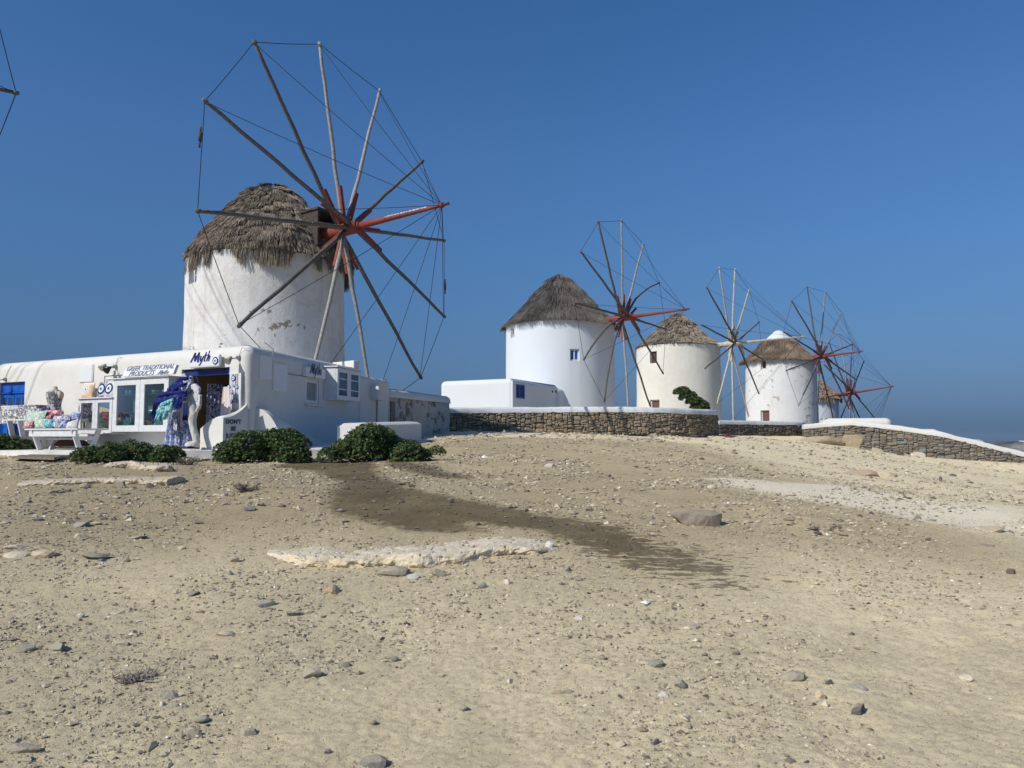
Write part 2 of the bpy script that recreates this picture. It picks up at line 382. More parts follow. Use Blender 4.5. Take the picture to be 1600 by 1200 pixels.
def far_house(u0, u1, v0, v1, Y, label):
    a, b = at(u0, v1, Y), at(u1, v0, Y); c = (a+b)/2; w2 = (b.x-a.x)/2; h = (b.z-a.z)
    t = thing('far_house', label, 'house', (c.x, Y, a.z), 'white houses on the far headland')
    for nm, dx, sw, sh in (('wall', -.3, .68, 1.0), ('wing', .5, .5, .62)):
        MB().box((c.x+dx*w2, Y+abs(dx)*2, a.z+h*sh/2-.5), (w2*sw, 0, 0), (0, 4, 0), (0, 0, h*sh/2+.5)).build(nm, WCLEAN, t)
    for q in (-.6, -.15): MB().box((c.x+q*w2, Y-3.87, a.z+h*.45), (.45, 0, 0), (0, .2, 0), (0, 0, .5)).build('window', BLACKM, t)
far_house(1518, 1533, 686.6, 691.2, 700, 'tiny white house alone on the headland beyond the sloping wall')
far_house(1597, 1612, 688.5, 692.5, 680, 'tiny white house on the headland cut by the picture edge')

HAZE = bpy.data.materials.new('sea_haze'); HAZE.use_nodes = True; HAZE.node_tree.nodes.remove(HAZE.node_tree.nodes['Principled BSDF'])
pv = HAZE.node_tree.nodes.new('ShaderNodeVolumePrincipled'); pv.inputs['Color'].default_value = (.30, .43, .60, 1); pv.inputs['Density'].default_value = .0003
HAZE.node_tree.links.new(pv.outputs[0], HAZE.node_tree.nodes['Material Output'].inputs['Volume'])
props(MB().box((0, 1500, 3.5), (6600, 0, 0), (0, 8200, 0), (0, 0, 24.5)).build('haze', HAZE), 'thin blue sea haze', None, None, 'stuff')

# ---------------------------------------------------------------- shells: walls with real openings
def shell(name, L, fn, S, Z, holes, mats, parent, closed=True, top=(), amp=.0, roof=True, nsc=.7, seed=0):
    """fn(s, z) -> (point, outward normal); S, Z grids; holes (s0, s1, z0, z1, depth, back)"""
    S = sorted(set([round(x, 4) for x in S if not any(h[0]-.02 < x < h[1]+.02 for h in holes)]+[round(h[i], 4) for h in holes for i in (0, 1)])); Z = sorted(set([round(x, 4) for x in Z]+[round(h[i], 4) for h in holes for i in (2, 3)]))
    ns, nz = len(S), len(Z)
    def near(s, z): return any(h[0]-2e-3 <= s <= h[1]+2e-3 and h[2]-2e-3 <= z <= h[3]+2e-3 for h in holes)
    V = []
    for z in Z:
        for s in S:
            p, nn = fn(s, z); p = Vector(p); nn = Vector(nn)
            if amp and not near(s, z): p = p+nn*(mnoise.noise(p*nsc+Vector((seed, 0, 0)))*amp+mnoise.noise(p*nsc*3.1)*amp*.35)
            V.append(p)
    F = []; cols = ns if closed else ns-1
    for j in range(nz-1):
        for i in range(cols):
            i2 = (i+1) % ns; s1 = S[i2] if i2 else L
            if any(h[0]-1e-3 <= S[i] and s1 <= h[1]+1e-3 and h[2]-1e-3 <= Z[j] and Z[j+1] <= h[3]+1e-3 for h in holes): continue
            F.append((j*ns+i, j*ns+i2, (j+1)*ns+i2, (j+1)*ns+i))
    rows = nz
    for (z, ins) in top:
        for s in S:
            p, nn = fn(s, Z[-1]); V.append(Vector((p[0]-nn[0]*ins, p[1]-nn[1]*ins, z)))
        for i in range(cols):
            i2 = (i+1) % ns; F.append(((rows-1)*ns+i, (rows-1)*ns+i2, rows*ns+i2, rows*ns+i))
        rows += 1
    m = MB(); m.add(V, F, 0, True)
    if roof: m.add([V[(rows-1)*ns+i] for i in range(ns)], [tuple(range(ns))])
    for (s0, s1, z0, z1, d, back) in holes:
        A = []
        for (s, z) in ((s0, z0), (s1, z0), (s1, z1), (s0, z1)):
            p, nn = fn(s, z); A.append(Vector(p)); A.append(Vector(p)-Vector(nn)*d)
        Fh = [(0, 1, 3, 2), (2, 3, 5, 4), (4, 5, 7, 6), (6, 7, 1, 0)]
        if back: Fh.append((1, 7, 5, 3))
        m.add(A, Fh)
    me = m.mesh(name, mats)
    return link(name, me, parent)
class Path:
    """closed 2-D outline (counter-clockwise) with rounded corners"""
    def __init__(s, pts, rads, seg=6):
        P = []; n = len(pts)
        for i in range(n):
            p = Vector(pts[i]); a = Vector(pts[i-1]); b = Vector(pts[(i+1) % n]); r = rads[i] if hasattr(rads, '__len__') else rads
            d1 = (p-a).normalized(); d2 = (b-p).normalized(); n1 = Vector((d1.y, -d1.x)); n2 = Vector((d2.y, -d2.x))
            ang = math.acos(max(-1, min(1, d1.dot(d2))))
            if r < 1e-3 or ang < .05: P.append((p, (n1+n2).normalized())); continue
            tl = r*math.tan(ang/2)
            cr = d1.x*d2.y-d1.y*d2.x
            q1 = p-d1*tl; q2 = p+d2*tl
            cen = q1-n1*r if cr > 0 else q1+n1*r
            for q in range(seg+1):
                t = q/seg; nn = (n1*(1-t)+n2*t).normalized(); P.append((cen+nn*r if cr > 0 else cen-nn*r, nn))
        s.P = P; s.s = [0]
        for i in range(len(P)): s.s.append(s.s[-1]+(P[(i+1) % len(P)][0]-P[i][0]).length)
        s.L = s.s[-1]
    def pos(s, t):
        t = t % s.L
        for i in range(len(s.P)):
            if s.s[i] <= t+1e-9 <= s.s[i+1]+1e-9:
                a = (t-s.s[i])/max(1e-9, s.s[i+1]-s.s[i]); p, n1 = s.P[i]; q, n2 = s.P[(i+1) % len(s.P)]
                return p.lerp(q, min(1, max(0, a))), (n1.lerp(n2, min(1, max(0, a)))).normalized()
        return s.P[0]
    def find(s, p):
        best = (1e9, 0); p = Vector(p)
        for i in range(len(s.P)):
            a = s.P[i][0]; b = s.P[(i+1) % len(s.P)][0]; ab = b-a; t = max(0, min(1, (p-a).dot(ab)/max(1e-9, ab.length_squared)))
            d = (a+ab*t-p).length
            if d < best[0]: best = (d, s.s[i]+t*ab.length)
        return best[1]
    def grid(s, step):
        g = []
        for i in range(len(s.P)):
            L = s.s[i+1]-s.s[i]; n = max(1, int(round(L/step)))
            g += [s.s[i]+L*q/n for q in range(n)]
        return g
def block(name, pts, z0, z1, mats, parent, rads=.08, rt=.12, holes=(), step=.35, amp=.012, zs=.35, seed=0, crown=0.0):
    """masonry block with rounded corners and a rounded top edge"""
    P = Path(pts, rads)
    def fn(s, z):
        p, n = P.pos(s); return (p.x, p.y, z), (n.x, n.y, 0)
    top = [(z1-rt+rt*math.sin(a), rt*(1-math.cos(a))) for a in [math.pi/2*q/5 for q in range(1, 6)]]
    n = max(1, int((z1-rt-z0)/zs)); Z = [z0+(z1-rt-z0)*q/n for q in range(n+1)]
    return shell(name, P.L, fn, P.grid(step), Z, list(holes), mats, parent, True, top, amp, True, .7, seed), P
def window(parent, c, t, n, w, h, frame_mat, pane_mat, fw=.05, fd=.06, mull=0, bars=0, name='window', pane='pane'):
    """framed window: c centre of the frame's back, t tangent, n outward"""
    c, t, n = Vector(c), Vector(t).normalized(), Vector(n).normalized(); z = Vector((0, 0, 1)); m = MB()
    for sg in (-1, 1):
        m.box(c+t*sg*(w-fw)/2+n*fd/2, t*fw/2, n*fd/2, z*h/2)
        m.box(c+z*sg*(h-fw)/2+n*fd/2, t*(w/2-fw-.001), n*fd/2, z*fw/2)
    for q in range(mull): m.box(c+t*w*((q+1)/(mull+1)-.5)+n*fd/2, t*fw*.5, n*fd*.45, z*(h/2-fw+.004))
    for q in range(bars): m.box(c+z*h*((q+1)/(bars+1)-.5)+n*fd*.5, t*(w/2-fw+.004), n*fd*.3, z*.015)
    o = m.build(name, frame_mat, parent)
    MB().box(c+n*fd*.22, t*(w/2-fw*.9), n*.008, z*(h/2-fw*.9)).build(pane, pane_mat, o)
    return o

# ---------------------------------------------------------------- windmills
def thatch_mat(name, dark, mid, light):
    m = mat(name, mid, .95, .1); k = N(m)
    t = k.attr('tone').outputs['Fac']; n = k.noise(k.co('World'), 1.2, 4)
    c = k.ramp(k.math('ADD', t, k.math('MULTIPLY', k.math('SUBTRACT', n, .5), .5)), [(.05, dark), (.5, mid), (1, light)]); k.col(c); return m
TH1 = thatch_mat('old_thatch', (.075, .06, .046), (.225, .183, .138), (.42, .35, .265))
TH2 = thatch_mat('combed_thatch', (.075, .068, .06), (.15, .136, .118), (.27, .245, .21))
TH4 = thatch_mat('brown_thatch', (.11, .08, .058), (.235, .175, .125), (.37, .29, .21))
def rope_mesh(a, b, r=.012, sag=0.0):
    a, b = Vector(a), Vector(b); n = 4 if sag else 1
    return MB().tube([a.lerp(b, i/n)-Vector((0, 0, sag*4*(i/n)*(1-i/n))) for i in range(n+1)], r, 5, 0, False)
def straws(P0, D, Ln, Wd, tone, taper=.35):
    """many tapered three-sided straws: start, direction, length, width"""
    n = len(P0); D = D/np.linalg.norm(D, axis=1)[:, None]
    A = np.cross(D, NR.normal(size=(n, 3))); A /= np.linalg.norm(A, axis=1)[:, None]+1e-9; B = np.cross(D, A)
    V = np.zeros((n, 6, 3)); E = P0+D*Ln[:, None]
    for q in range(3):
        o = A*math.cos(q*2.094)+B*math.sin(q*2.094)
        V[:, q] = P0+o*Wd[:, None]; V[:, 3+q] = E+o*(Wd*taper)[:, None]
    b = np.arange(n)[:, None]*6
    F = np.concatenate([b+np.array([[q, (q+1) % 3, 3+(q+1) % 3, 3+q]]) for q in range(3)])
    return V.reshape(-1, 3), F, np.repeat(tone, 6)
def profile_at(prof, t):
    pr = np.array(prof); seg = np.hypot(np.diff(pr[:, 0]), np.diff(pr[:, 1])); s = np.concatenate([[0], np.cumsum(seg)]); s /= s[-1]
    r = np.interp(t, s, pr[:, 0]); z = np.interp(t, s, pr[:, 1]); r2 = np.interp(np.minimum(t+.02, 1.0), s, pr[:, 0]); z2 = np.interp(np.minimum(t+.02, 1.0), s, pr[:, 1])
    r1 = np.interp(np.minimum(t, .98), s, pr[:, 0]); z1 = np.interp(np.minimum(t, .98), s, pr[:, 1])
    dr, dz = r2-r1, z2-z1; l = np.hypot(dr, dz)+1e-9
    return r, z, dr/l, dz/l
def thatch(parent, c, prof, m, style, nst, wd, eave=None, tmin=0.0):
    """straw roof: prof from apex to eave as (radius, height)"""
    c = np.array(c); slope = float(np.hypot(np.diff(np.array(prof)[:, 0]), np.diff(np.array(prof)[:, 1])).sum())
    MB().lathe(c, [(max(.01, r-.05), z-.08) for r, z in prof]+[(prof[-1][0]-.35, prof[-1][1]-.02)], 40, 0, True, .03).build('roof_core', DARKTH, parent)
    u = NR.random(nst); t = tmin+(1-tmin)*np.sqrt(u)*.98
    ph = NR.random(nst)*2*np.pi; tone = NR.random(nst)
    if style == 'rows':
        K = max(5, int(slope/.25)); row = np.floor(t*K); cl = .17
        r0 = profile_at(prof, (row+.5)/K)[0]; nc = np.maximum(5, np.floor(2*np.pi*r0/cl)); ci = np.floor(ph/(2*np.pi)*nc)
        hsh = np.modf(np.abs(np.sin(ci*12.9898+row*78.233)*43758.5453))[0]; hs2 = np.modf(np.abs(np.sin(ci*39.43+row*11.7)*24634.63))[0]
        fr = ph/(2*np.pi)*nc-ci-.5
        ph = (ci+.5+fr*(.75+.4*hs2)+(hsh-.5)*.6)/nc*2*np.pi
        t = (row+.10+.25*NR.random(nst)+(hsh-.5)*.75)/K
        Ln = (.30+.22*hs2)*(1-1.5*fr**2)*(.8+.4*NR.random(nst)); lift = .02+.12*hsh**2+.09*NR.random(nst)
        tone = np.clip(.22+.45*hsh+.38*(NR.random(nst)-.5)+.1, 0, 1)
    else:
        Ln = .55+.45*NR.random(nst); lift = .02+.10*NR.random(nst)
        tone = np.clip(.42+.5*(NR.random(nst)-.5)+.25*np.sin(ph*7+np.sin(t*9)*1.3)*NR.random(nst), 0, 1)
        t = t+.012*np.sin(ph*23)
    t = np.clip(t, 0, 1); Ln = np.minimum(Ln, (1-t)*slope+.12+(.14 if style == 'rows' else .30)*NR.random(nst)*(1+.6*np.sin(ph*9)*np.sin(ph*4+1)))
    r, z, dr, dz = profile_at(prof, t)
    ox, oy = np.cos(ph), np.sin(ph)
    br = np.stack([ox*r, oy*r, z], 1)
    dr2 = dr*np.cos(lift)-dz*np.sin(lift); dz2 = dz*np.cos(lift)+dr*np.sin(lift)
    tw = (NR.random(nst)-.5)*(.45 if style == 'rows' else .30)
    D = np.stack([ox*dr2-oy*tw, oy*dr2+ox*tw, dz2], 1)
    wob = np.array([mnoise.noise((a*1.2, b*1.2, d*1.2)) for a, b, d in br])*(.11 if style == 'rows' else .07)
    br += np.stack([ox, oy, ox*0+.5], 1)*wob[:, None]
    V1, F1, T1 = straws(c+br, D, Ln, wd*(.7+.6*NR.random(nst)), tone)
    Vs, Fs, Ts = [V1], [F1], [T1]; nv = len(V1)
    if eave:
        ne, lo, hi, gap = eave
        ph = NR.random(ne)*2*np.pi; ev = np.array([mnoise.noise((math.cos(a)*4.2, math.sin(a)*4.2, 2.2)) for a in ph])
        ev2 = np.array([mnoise.noise((math.cos(a)*11, math.sin(a)*11, 7.2)) for a in ph])
        L = (lo+(hi-lo)*np.clip(.5+ev*gap+ev2*gap*.6, 0, 1))*(.8+.35*NR.random(ne))
        re, ze = prof[-1]; q = NR.random(ne)*.16
        br = np.stack([np.cos(ph)*(re-.02-q), np.sin(ph)*(re-.02-q), ze+.06+q*.5+0*ph], 1)
        tw = (NR.random(ne)-.5)*.3
        D = np.stack([np.cos(ph)*.16-np.sin(ph)*tw, np.sin(ph)*.16+np.cos(ph)*tw, -1+0*ph], 1)
        V2, F2, T2 = straws(c+br, D, L, wd*(.7+.5*NR.random(ne)), np.clip(.25+.5*NR.random(ne)+ev*.3, 0, 1))
        Vs.append(V2); Fs.append(F2+nv); Ts.append(T2)
    o = link('thatch', npmesh('thatch', np.concatenate(Vs), np.concatenate(Fs), m, False, {'tone': np.concatenate(Ts)}), parent)
    o['kind'] = 'stuff'; return o
DARKTH = mat('thatch_core', (.06, .048, .038), .95, .1)
def cyl_hit(u, v, c, r):
    d = ray(u, v); ox, oy = -c[0], -c[1]
    A = d.x**2+d.y**2; B = 2*(ox*d.x+oy*d.y); Q = ox*ox+oy*oy-r*r; t = (-B-math.sqrt(max(0, B*B-4*A*Q)))/(2*A)
    p = EYEV+d*t; return math.atan2(p.y-c[1], p.x-c[0]), p.z
def spar_mesh(name, L, r0, r1, bend=0.0, seed=0, mt=None):
    q = random.Random(seed); m = MB(); n = 9
    pts = [(L*i/n, bend*math.sin(math.pi*(i/n)**.8)+q.uniform(-.02, .02), q.uniform(-.015, .015)) for i in range(n+1)]
    m.tube(pts, [r0+(r1-r0)*i/n for i in range(n+1)], 7)
    m.tube([(L-.16, pts[-1][1], 0), (L-.05, pts[-1][1], 0)], r1*1.25, 7)          # rope collar at the tip
    return m.mesh(name, mt or SPARM)
SPARS = [spar_mesh('spar', 6.8, .086, .058, 0, s) for s in (1, 2, 3)]; LITSPARS = [spar_mesh('spar', 6.8, .086, .058, 0, s, SPARLIT) for s in (4, 5)]; PALES = [spar_mesh('spar', 6.8, .086, .06, 0, s, CREAMW) for s in (6, 7)]
BENT = spar_mesh('spar', 6.8, .085, .055, .5, 9)
def stock_mesh(mt, L):
    m = MB(); m.box((L/2+.05, 0, 0), (L/2, 0, 0), (0, .05, 0), (0, 0, .07), 0, .012)
    for x in (.55, .62, .9): m.tube([(L*x, -.11, 0), (L*x, .11, 0)], .016, 6)
    return m.mesh('spar_stock', mt)
STOCKS = {}
def windmill(label, hub, az, ti, ph, bow, L, c, r, ze, apex, base, R=6.8, wall=WCLEAN, stock=REDM, stock_len=1.9, windows=(), roof=None, bent=(), taper=.0, bow_strip=False, ropes=range(12), skip_stay=(), seed=1, ropr=.012, tw=.02):
    k = R/6.8
    t = thing('windmill', label, 'windmill', (c[0], c[1], base), 'round thatched windmills on the ridge')
    hub = Vector(hub); a = Vector((math.sin(az)*math.cos(ti), math.cos(az)*math.cos(ti), math.sin(ti)))
    rt = a.cross(Vector((0, 0, 1))).normalized(); up = rt.cross(a)
    # tower
    def rad(z): return r*(1+taper*(1-(z-base)/(ze-base)))
    def fn(s, z):
        an = s/r; rr = rad(z); return (c[0]+rr*math.cos(an), c[1]+rr*math.sin(an), z), (math.cos(an), math.sin(an), 0)
    holes = []; wl = []
    for (u0, u1, v0, v1, dep, fm, pm, mull, bars, kindn) in windows:
        a0, z1 = cyl_hit(u0, v0, c, r); a1, z0 = cyl_hit(u1, v1, c, r); z1b = cyl_hit((u0+u1)/2, v0, c, r)[1]; z0 = cyl_hit((u0+u1)/2, v1, c, r)[1]
        a0 %= 2*math.pi; a1 %= 2*math.pi
        s0, s1 = sorted((a0*r, a1*r)); holes.append((s0, s1, z0, z1b, dep, True)); wl.append((s0, s1, z0, z1b, dep, fm, pm, mull, bars, kindn))
    nS = 88; S = [2*math.pi*r*i/nS for i in range(nS)]; Z = list(np.linspace(base-1.2, ze+.25, 26))
    shell('tower', 2*math.pi*r, fn, S, Z, holes, wall, t, True, (), tw, False, .55, seed*3.3)
    for (s0, s1, z0, z1, dep, fm, pm, mull, bars, kindn) in wl:
        sm = (s0+s1)/2; p, n = fn(sm, (z0+z1)/2); n = Vector(n); p = Vector(p)-n*(dep-.012); tt = Vector((-n.y, n.x, 0))
        window(t, p, tt, n, (s1-s0)*.985, (z1-z0)*.99, fm, pm, min(.09, (s1-s0)*.16), .07, mull, bars, kindn, 'door_leaf' if kindn == 'door' else 'pane')
    roof(t)
    # shaft, bowsprit
    m = MB(); m.tube([hub-a*(L-.6), hub-a*.9, hub-a*.75, hub+a*.55], [.20*k, .20*k, .25*k, .24*k], 12); m.tube([hub+a*.551, hub+a*.62], .17*k, 12)
    m.build('windshaft', stock, t)
    bt = hub+a*bow
    m = MB(); m.tube([hub+a*.5, hub+a*1.3, hub+a*(bow*.85), bt+a*.28], [.13*k, .12*k, .075*k, .05*k], 9); m.tube([bt-a*.07, bt+a*.05], .095*k, 9)
    bo = m.build('bowsprit', stock, t)
    if bow_strip:
        side = (EYEV-hub).normalized(); side = (side-a*side.dot(a)).normalized(); s2 = (side*.6+up*.8).normalized(); m = MB(); q = random.Random(3); x = 1.75
        while x < 3.55:
            ln = q.uniform(.05, .16); rr = .125-.016*x; m.box(hub+a*(x+ln/2)+s2*(rr*k+.002), a*ln*.5, a.cross(s2)*.035*q.uniform(.5, 1), s2*.006); x += ln+q.uniform(.01, .05)
        m.build('flaking_paint', PAINTW, bo)
    if stock.name not in STOCKS: STOCKS[stock.name] = stock_mesh(stock, stock_len)
    tips = []
    for i in range(12):
        th = ph+i*math.pi/6; dirn = up*math.cos(th)-rt*math.sin(th); tip = hub+dirn*R; tips.append(tip)
        off = a*(((i % 6)-2.5)*.13*k); p0 = hub+off; d = (tip-p0); ln = d.length; d.normalize()
        yv = (a-d*a.dot(d)).normalized(); zv = d.cross(yv)
        M = Matrix(((d.x, yv.x, zv.x, p0.x), (d.y, yv.y, zv.y, p0.y), (d.z, yv.z, zv.z, p0.z), (0, 0, 0, 1)))
        me = BENT if i in bent else (PALES if stock is CREAMW else LITSPARS)[i % 2] if i in (1, 2, 7, 8) or (stock is CREAMW and i in (0, 6)) else SPARS[i % 3]  # spars at these positions get a paler colour, painted to look sunlit
        sM = M @ Matrix.Diagonal((ln/6.8, k, k, 1))
        if i in bent:
            sg = bent[i] if isinstance(bent, dict) else 1
            b1, b2 = (zv, yv); sg = 1 if zv.z > 0 else -1; M2 = Matrix(((d.x, b1.x*sg, b2.x, p0.x), (d.y, b1.y*sg, b2.y, p0.y), (d.z, b1.z*sg, b2.z, p0.z), (0, 0, 0, 1))); sM = M2 @ Matrix.Diagonal((ln/6.8, k, k, 1))
        s = link('spar', me, t, sM)
        link('spar_stock', STOCKS[stock.name], s, M @ Matrix.Translation((0, .12 if i < 6 else -.12, 0)) @ Matrix.Diagonal((k, k, k, 1)))
    for i in range(12):
        if i in ropes: rope_mesh(tips[i]-(tips[i]-hub)*.012, tips[(i+1) % 12]-(tips[(i+1) % 12]-hub)*.012, ropr, .03).build('rim_rope', ROPE, t)
        if i not in skip_stay: rope_mesh(tips[i]-(tips[i]-hub)*.02, bt, ropr*.8, .06).build('stay_rope', ROPE, t)
    return t, tips, hub, a, up, rt

WF = lambda u0, u1, v0, v1, dep=.3, fm=PAINTED, pm=BLUE, mull=0, bars=0, kn='window': (u0, u1, v0, v1, dep, fm, pm, mull, bars, kn)
# nearest mill, behind the shop
def roof1(t):
    thatch(t, (-9.36, 29.54, 0), [(.02, 11.42), (.45, 11.32), (1.0, 11.02), (1.52, 10.5), (2.0, 9.95), (2.58, 9.2), (2.92, 8.65), (3.06, 8.3)], TH1, 'rows', 30000, .0135, (7000, .10, .78, 2.3))
    a = Vector((.8835, -.4685, .07)); p = Vector((-9.51, 29.54, 8.92))+a*2.55; s = Vector((.4685, .8835, 0)); z = Vector((0, 0, 1)); m = MB()
    for q in (-1, 1): m.box(p+s*q*.55+z*.15, a*.5, s*.05, z*.62)
    m.box(p+z*.80, a*.55, s*.66, z*.04); m.box(p-z*.5, a*.52, s*.60, z*.05); m.box(p-a*.2+z*.15, a*.03, s*.5, z*.58)
    m.build('shaft_housing', DARKW, t)
M1 = windmill('largest windmill rising behind the shop, weathered white tower with a shaggy fringed thatch', (-6.051, 27.704, 9.192), 2.0585, .0704, -.6863, 4.15, 3.91, (-9.51, 29.54), 2.93, 7.95, 11.4, 1.3,
              wall=WOLD, roof=roof1, windows=[WF(296, 307, 412, 442, .28, PAINTED, BLUE, 0, 1)], taper=.02, bow_strip=True, stock_len=1.55, seed=1, ropr=.0125, tw=.035)
# rigging screws on two of its rim ropes
def tensioner(root, p, d):
    d = Vector(d).normalized(); m = MB(); m.tube([Vector(p)-d*.32, Vector(p)-d*.12], .03, 6); m.tube([Vector(p)-d*.12, Vector(p)+d*.16], .05, 6); m.tube([Vector(p)+d*.16, Vector(p)+d*.34], .03, 6); m.build('rope_tensioner', DARKW, root)
tp = M1[1]; tensioner(M1[0], tp[10].lerp(tp[11], .65), tp[11]-tp[10]); tensioner(M1[0], tp[4].lerp(tp[5], .6), tp[5]-tp[4])
# second mill
def roof2(t): thatch(t, (3.42, 54.45, 0), [(.05, 13.25), (.55, 12.95), (1.43, 12.12), (2.65, 10.8), (3.55, 9.85), (3.98, 9.42)], TH2, 'smooth', 18000, .02, (3600, .06, .22, 1.2))
M2 = windmill('clean white windmill with smooth grey thatch and red hub, second from the shop', (7.65, 51.481, 9.623), 2.1829, .0322, -.5193, 4.31, 5.16, (3.42, 54.45), 3.85, 9.3, 13.2, 2.0,
              wall=WCLEAN, roof=roof2, windows=[WF(890.5, 905.5, 545, 563.5, .22, PAINTED, BLUE, 1, 0), WF(798, 803.5, 513, 528, .25, PAINTED, GLASS)], bent={3, 9, 8}, stock_len=1.9, seed=2, ropr=.014, skip_stay=(2, 5, 6, 7), ropes=(0, 1, 2, 3, 4, 8, 9, 11), tw=.015)
def roof3(t):
    thatch(t, (15.06, 69.33, 0), [(.05, 12.8), (.5, 12.6), (1.45, 11.85), (2.2, 11.0), (3.0, 10.2), (3.78, 9.66)], TH1, 'rows', 14000, .024, (1600, .04, .16, 1.4))
    MB().lathe((15.06, 69.33, 0), [(1.12, 12.08), (1.2, 12.04), (1.24, 11.98), (1.16, 12.0)], 24).build('roof_band', CREAMW, t)
M3 = windmill('cream windmill with unpainted pale timber hub and layered thatch, behind the leaning shrub', (19.219, 66.058, 9.631), 2.2364, .0214, -.3956, 5.81, 5.29, (15.06, 69.33), 3.71, 9.35, 12.8, 2.0,
              wall=WCREAM, stock=CREAMW, roof=roof3, windows=[WF(1015.5, 1026.5, 549, 567.5, .3, BROWNW, DARKW, 1, 0), WF(1016, 1031, 624.5, 640, .3, PAINTED, BROWNW, 0, 0, 'door')], taper=.02, stock_len=1.5, seed=3, ropr=.014, skip_stay=(3, 4, 6, 9), ropes=(0, 1, 2, 3, 11), tw=.03)
K4 = 1.12                                                                    # these two stand farther off and are a little larger
def far(p): return (p[0]*K4, p[1]*K4, EYE+(p[2]-EYE)*K4)
def farp(pr): return [(r*K4, EYE+(z-EYE)*K4) for r, z in pr]
def roof4(t):
    thatch(t, (26.3*K4, 75.32*K4, 0), farp([(1.05, 11.25), (1.5, 10.9), (2.3, 10.1), (3.0, 9.45), (3.55, 8.98)]), TH4, 'smooth', 14000, .026, (2200, .04, .36, 1.4))
    MB().lathe((26.3*K4, 75.32*K4, 0), farp([(0.01, 12.05), (.3, 12.0), (.65, 11.7), (1.1, 11.28), (1.28, 11.08), (1.18, 11.0)]), 32, 0, True, .05).build('roof_cap', WCLEAN, t)
M4 = windmill('chipped white windmill with a white cone capping its brown thatch', far((29.184, 72.116, 9.11)), 2.4329, .0503, -.254, 3.69*K4, 4.22*K4, (26.44*K4, 75.32*K4), 3.31*K4, EYE+7.25*K4, 12, 1.6, R=6.8*K4,
              wall=WCHIP, roof=roof4, windows=[WF(1188.5, 1197, 563, 577, .28, PAINTED, BROWNW, 0, 0), WF(1189, 1203, 641, 660, .35, PAINTED, BROWNW, 0, 0, 'door')], taper=.03, stock_len=1.8, seed=4, ropr=.016, skip_stay=(4, 6), ropes=(0, 1, 2, 3, 4, 8, 9, 10, 11), tw=.03)
def roof5(t): thatch(t, (33.87*K4, 87.72*K4, 0), farp([(.05, 8.7), (1.4, 7.95), (2.6, 6.9), (3.55, 5.85)]), TH4, 'rows', 5000, .045, (900, .2, .8, 1.2))
M5 = windmill('farthest windmill, lowest on the ridge, half hidden behind the white capped one', far((37.272, 84.37, 6.365)), 2.3487, .1235, -.6241, 4.3*K4, 4.78*K4, (33.87*K4, 87.72*K4), 3.2*K4, EYE+4.15*K4, 8.7, -1.6, R=6.8*K4,
              wall=WCLEAN, roof=roof5, stock_len=1.8, seed=5, ropr=.017, ropes=(0, 1, 2, 11), tw=.03)
# the mill left of the shop: one sail tip is in view and its sails shade the shop front
R0 = 7.4; az0 = 2.356; tip0 = at(30, 147, 26.0); far0 = Vector((math.cos(az0)*-1, math.sin(az0), 0))
a0 = Vector((math.sin(az0), math.cos(az0), 0)); rt0 = a0.cross(Vector((0, 0, 1))).normalized(); hub0 = tip0+rt0*R0
c0 = hub0-a0*5.0
def roof0(t): thatch(t, (c0.x, c0.y, 0), [(.05, hub0.z+2.6), (1.2, hub0.z+2.1), (2.6, hub0.z+.4), (3.7, hub0.z-.9)], TH1, 'rows', 3000, .05, None)
M0 = windmill('windmill left of the shop, only one sail tip and its ropes in the picture', hub0, az0, .0, math.pi/2, 4.6, 5.0, (c0.x, c0.y), 3.5, hub0.z-1.1, 15, 3.0, R=R0, wall=WOLD, roof=roof0, seed=6, ropr=.016)

# ---------------------------------------------------------------- the shop below the nearest mill
C0 = at(388, 682, 19.5); C0.z = 0
FL = at(0, 682, 24.5); FL.z = 0
F = (FL-C0).normalized(); NF = Vector((F.y*-1, F.x, 0)); NF = NF if NF.y < 0 else -NF         # front wall: leftward tangent and outward normal
RE = at(560, 682, 26.3); RE.z = 0
T = (RE-C0).normalized(); NT = Vector((T.y, -T.x, 0))                                          # side wall: away tangent and outward normal
AE = at(703, 682, 34); AE.z = 0
ZT = 3.97; ZV = Vector((0, 0, 1))
def fw(s, n, z): return C0+F*s+NF*n+ZV*z
def fp(u, v, n=0.0):
    p = hit_plane(u, v, C0+NF*n, NF); return (p-C0).dot(F), p.z
def rw(t, n, z): return C0+T*t+NT*n+ZV*z
def rp(u, v, n=0.0):
    p = hit_plane(u, v, C0+NT*n, NT); return (p-C0).dot(T), p.z
shop = thing('shop', 'long low white shop with rounded edges under the nearest windmill', 'shop', tuple(C0+ZV*1.2))
inw = -NF
outl = [C0+F*17, C0, RE, RE+F*1.6+inw*.6, C0+F*17+inw*7]
outl = [(p.x, p.y) for p in outl]
SP = Path(outl, [.1, .22, .15, .1, .1])
def frect(u0, u1, v0, v1, n=0.0):
    a, z1 = fp(u0, v0, n); b, z0 = fp(u1, v1, n); zc = fp((u0+u1)/2, v0, n)[1]; z0c = fp((u0+u1)/2, v1, n)[1]; return b, a, z0c, zc
def fhole(s0, s1, z0, z1, d, back):
    p = SP.find(fw(s1, 0, 0).xy); q = SP.find(fw(s0, 0, 0).xy); return (min(p, q), max(p, q), z0, z1, d, back)
dS0, dS1, dZ0, dZ1 = frect(284, 356, 575.5, 690); dZ0 = 1.26
bS0, bS1, bZ0, bZ1 = frect(-2, 36, 597, 670); bS1 = bS0+1.5; bZ0 = 1.22
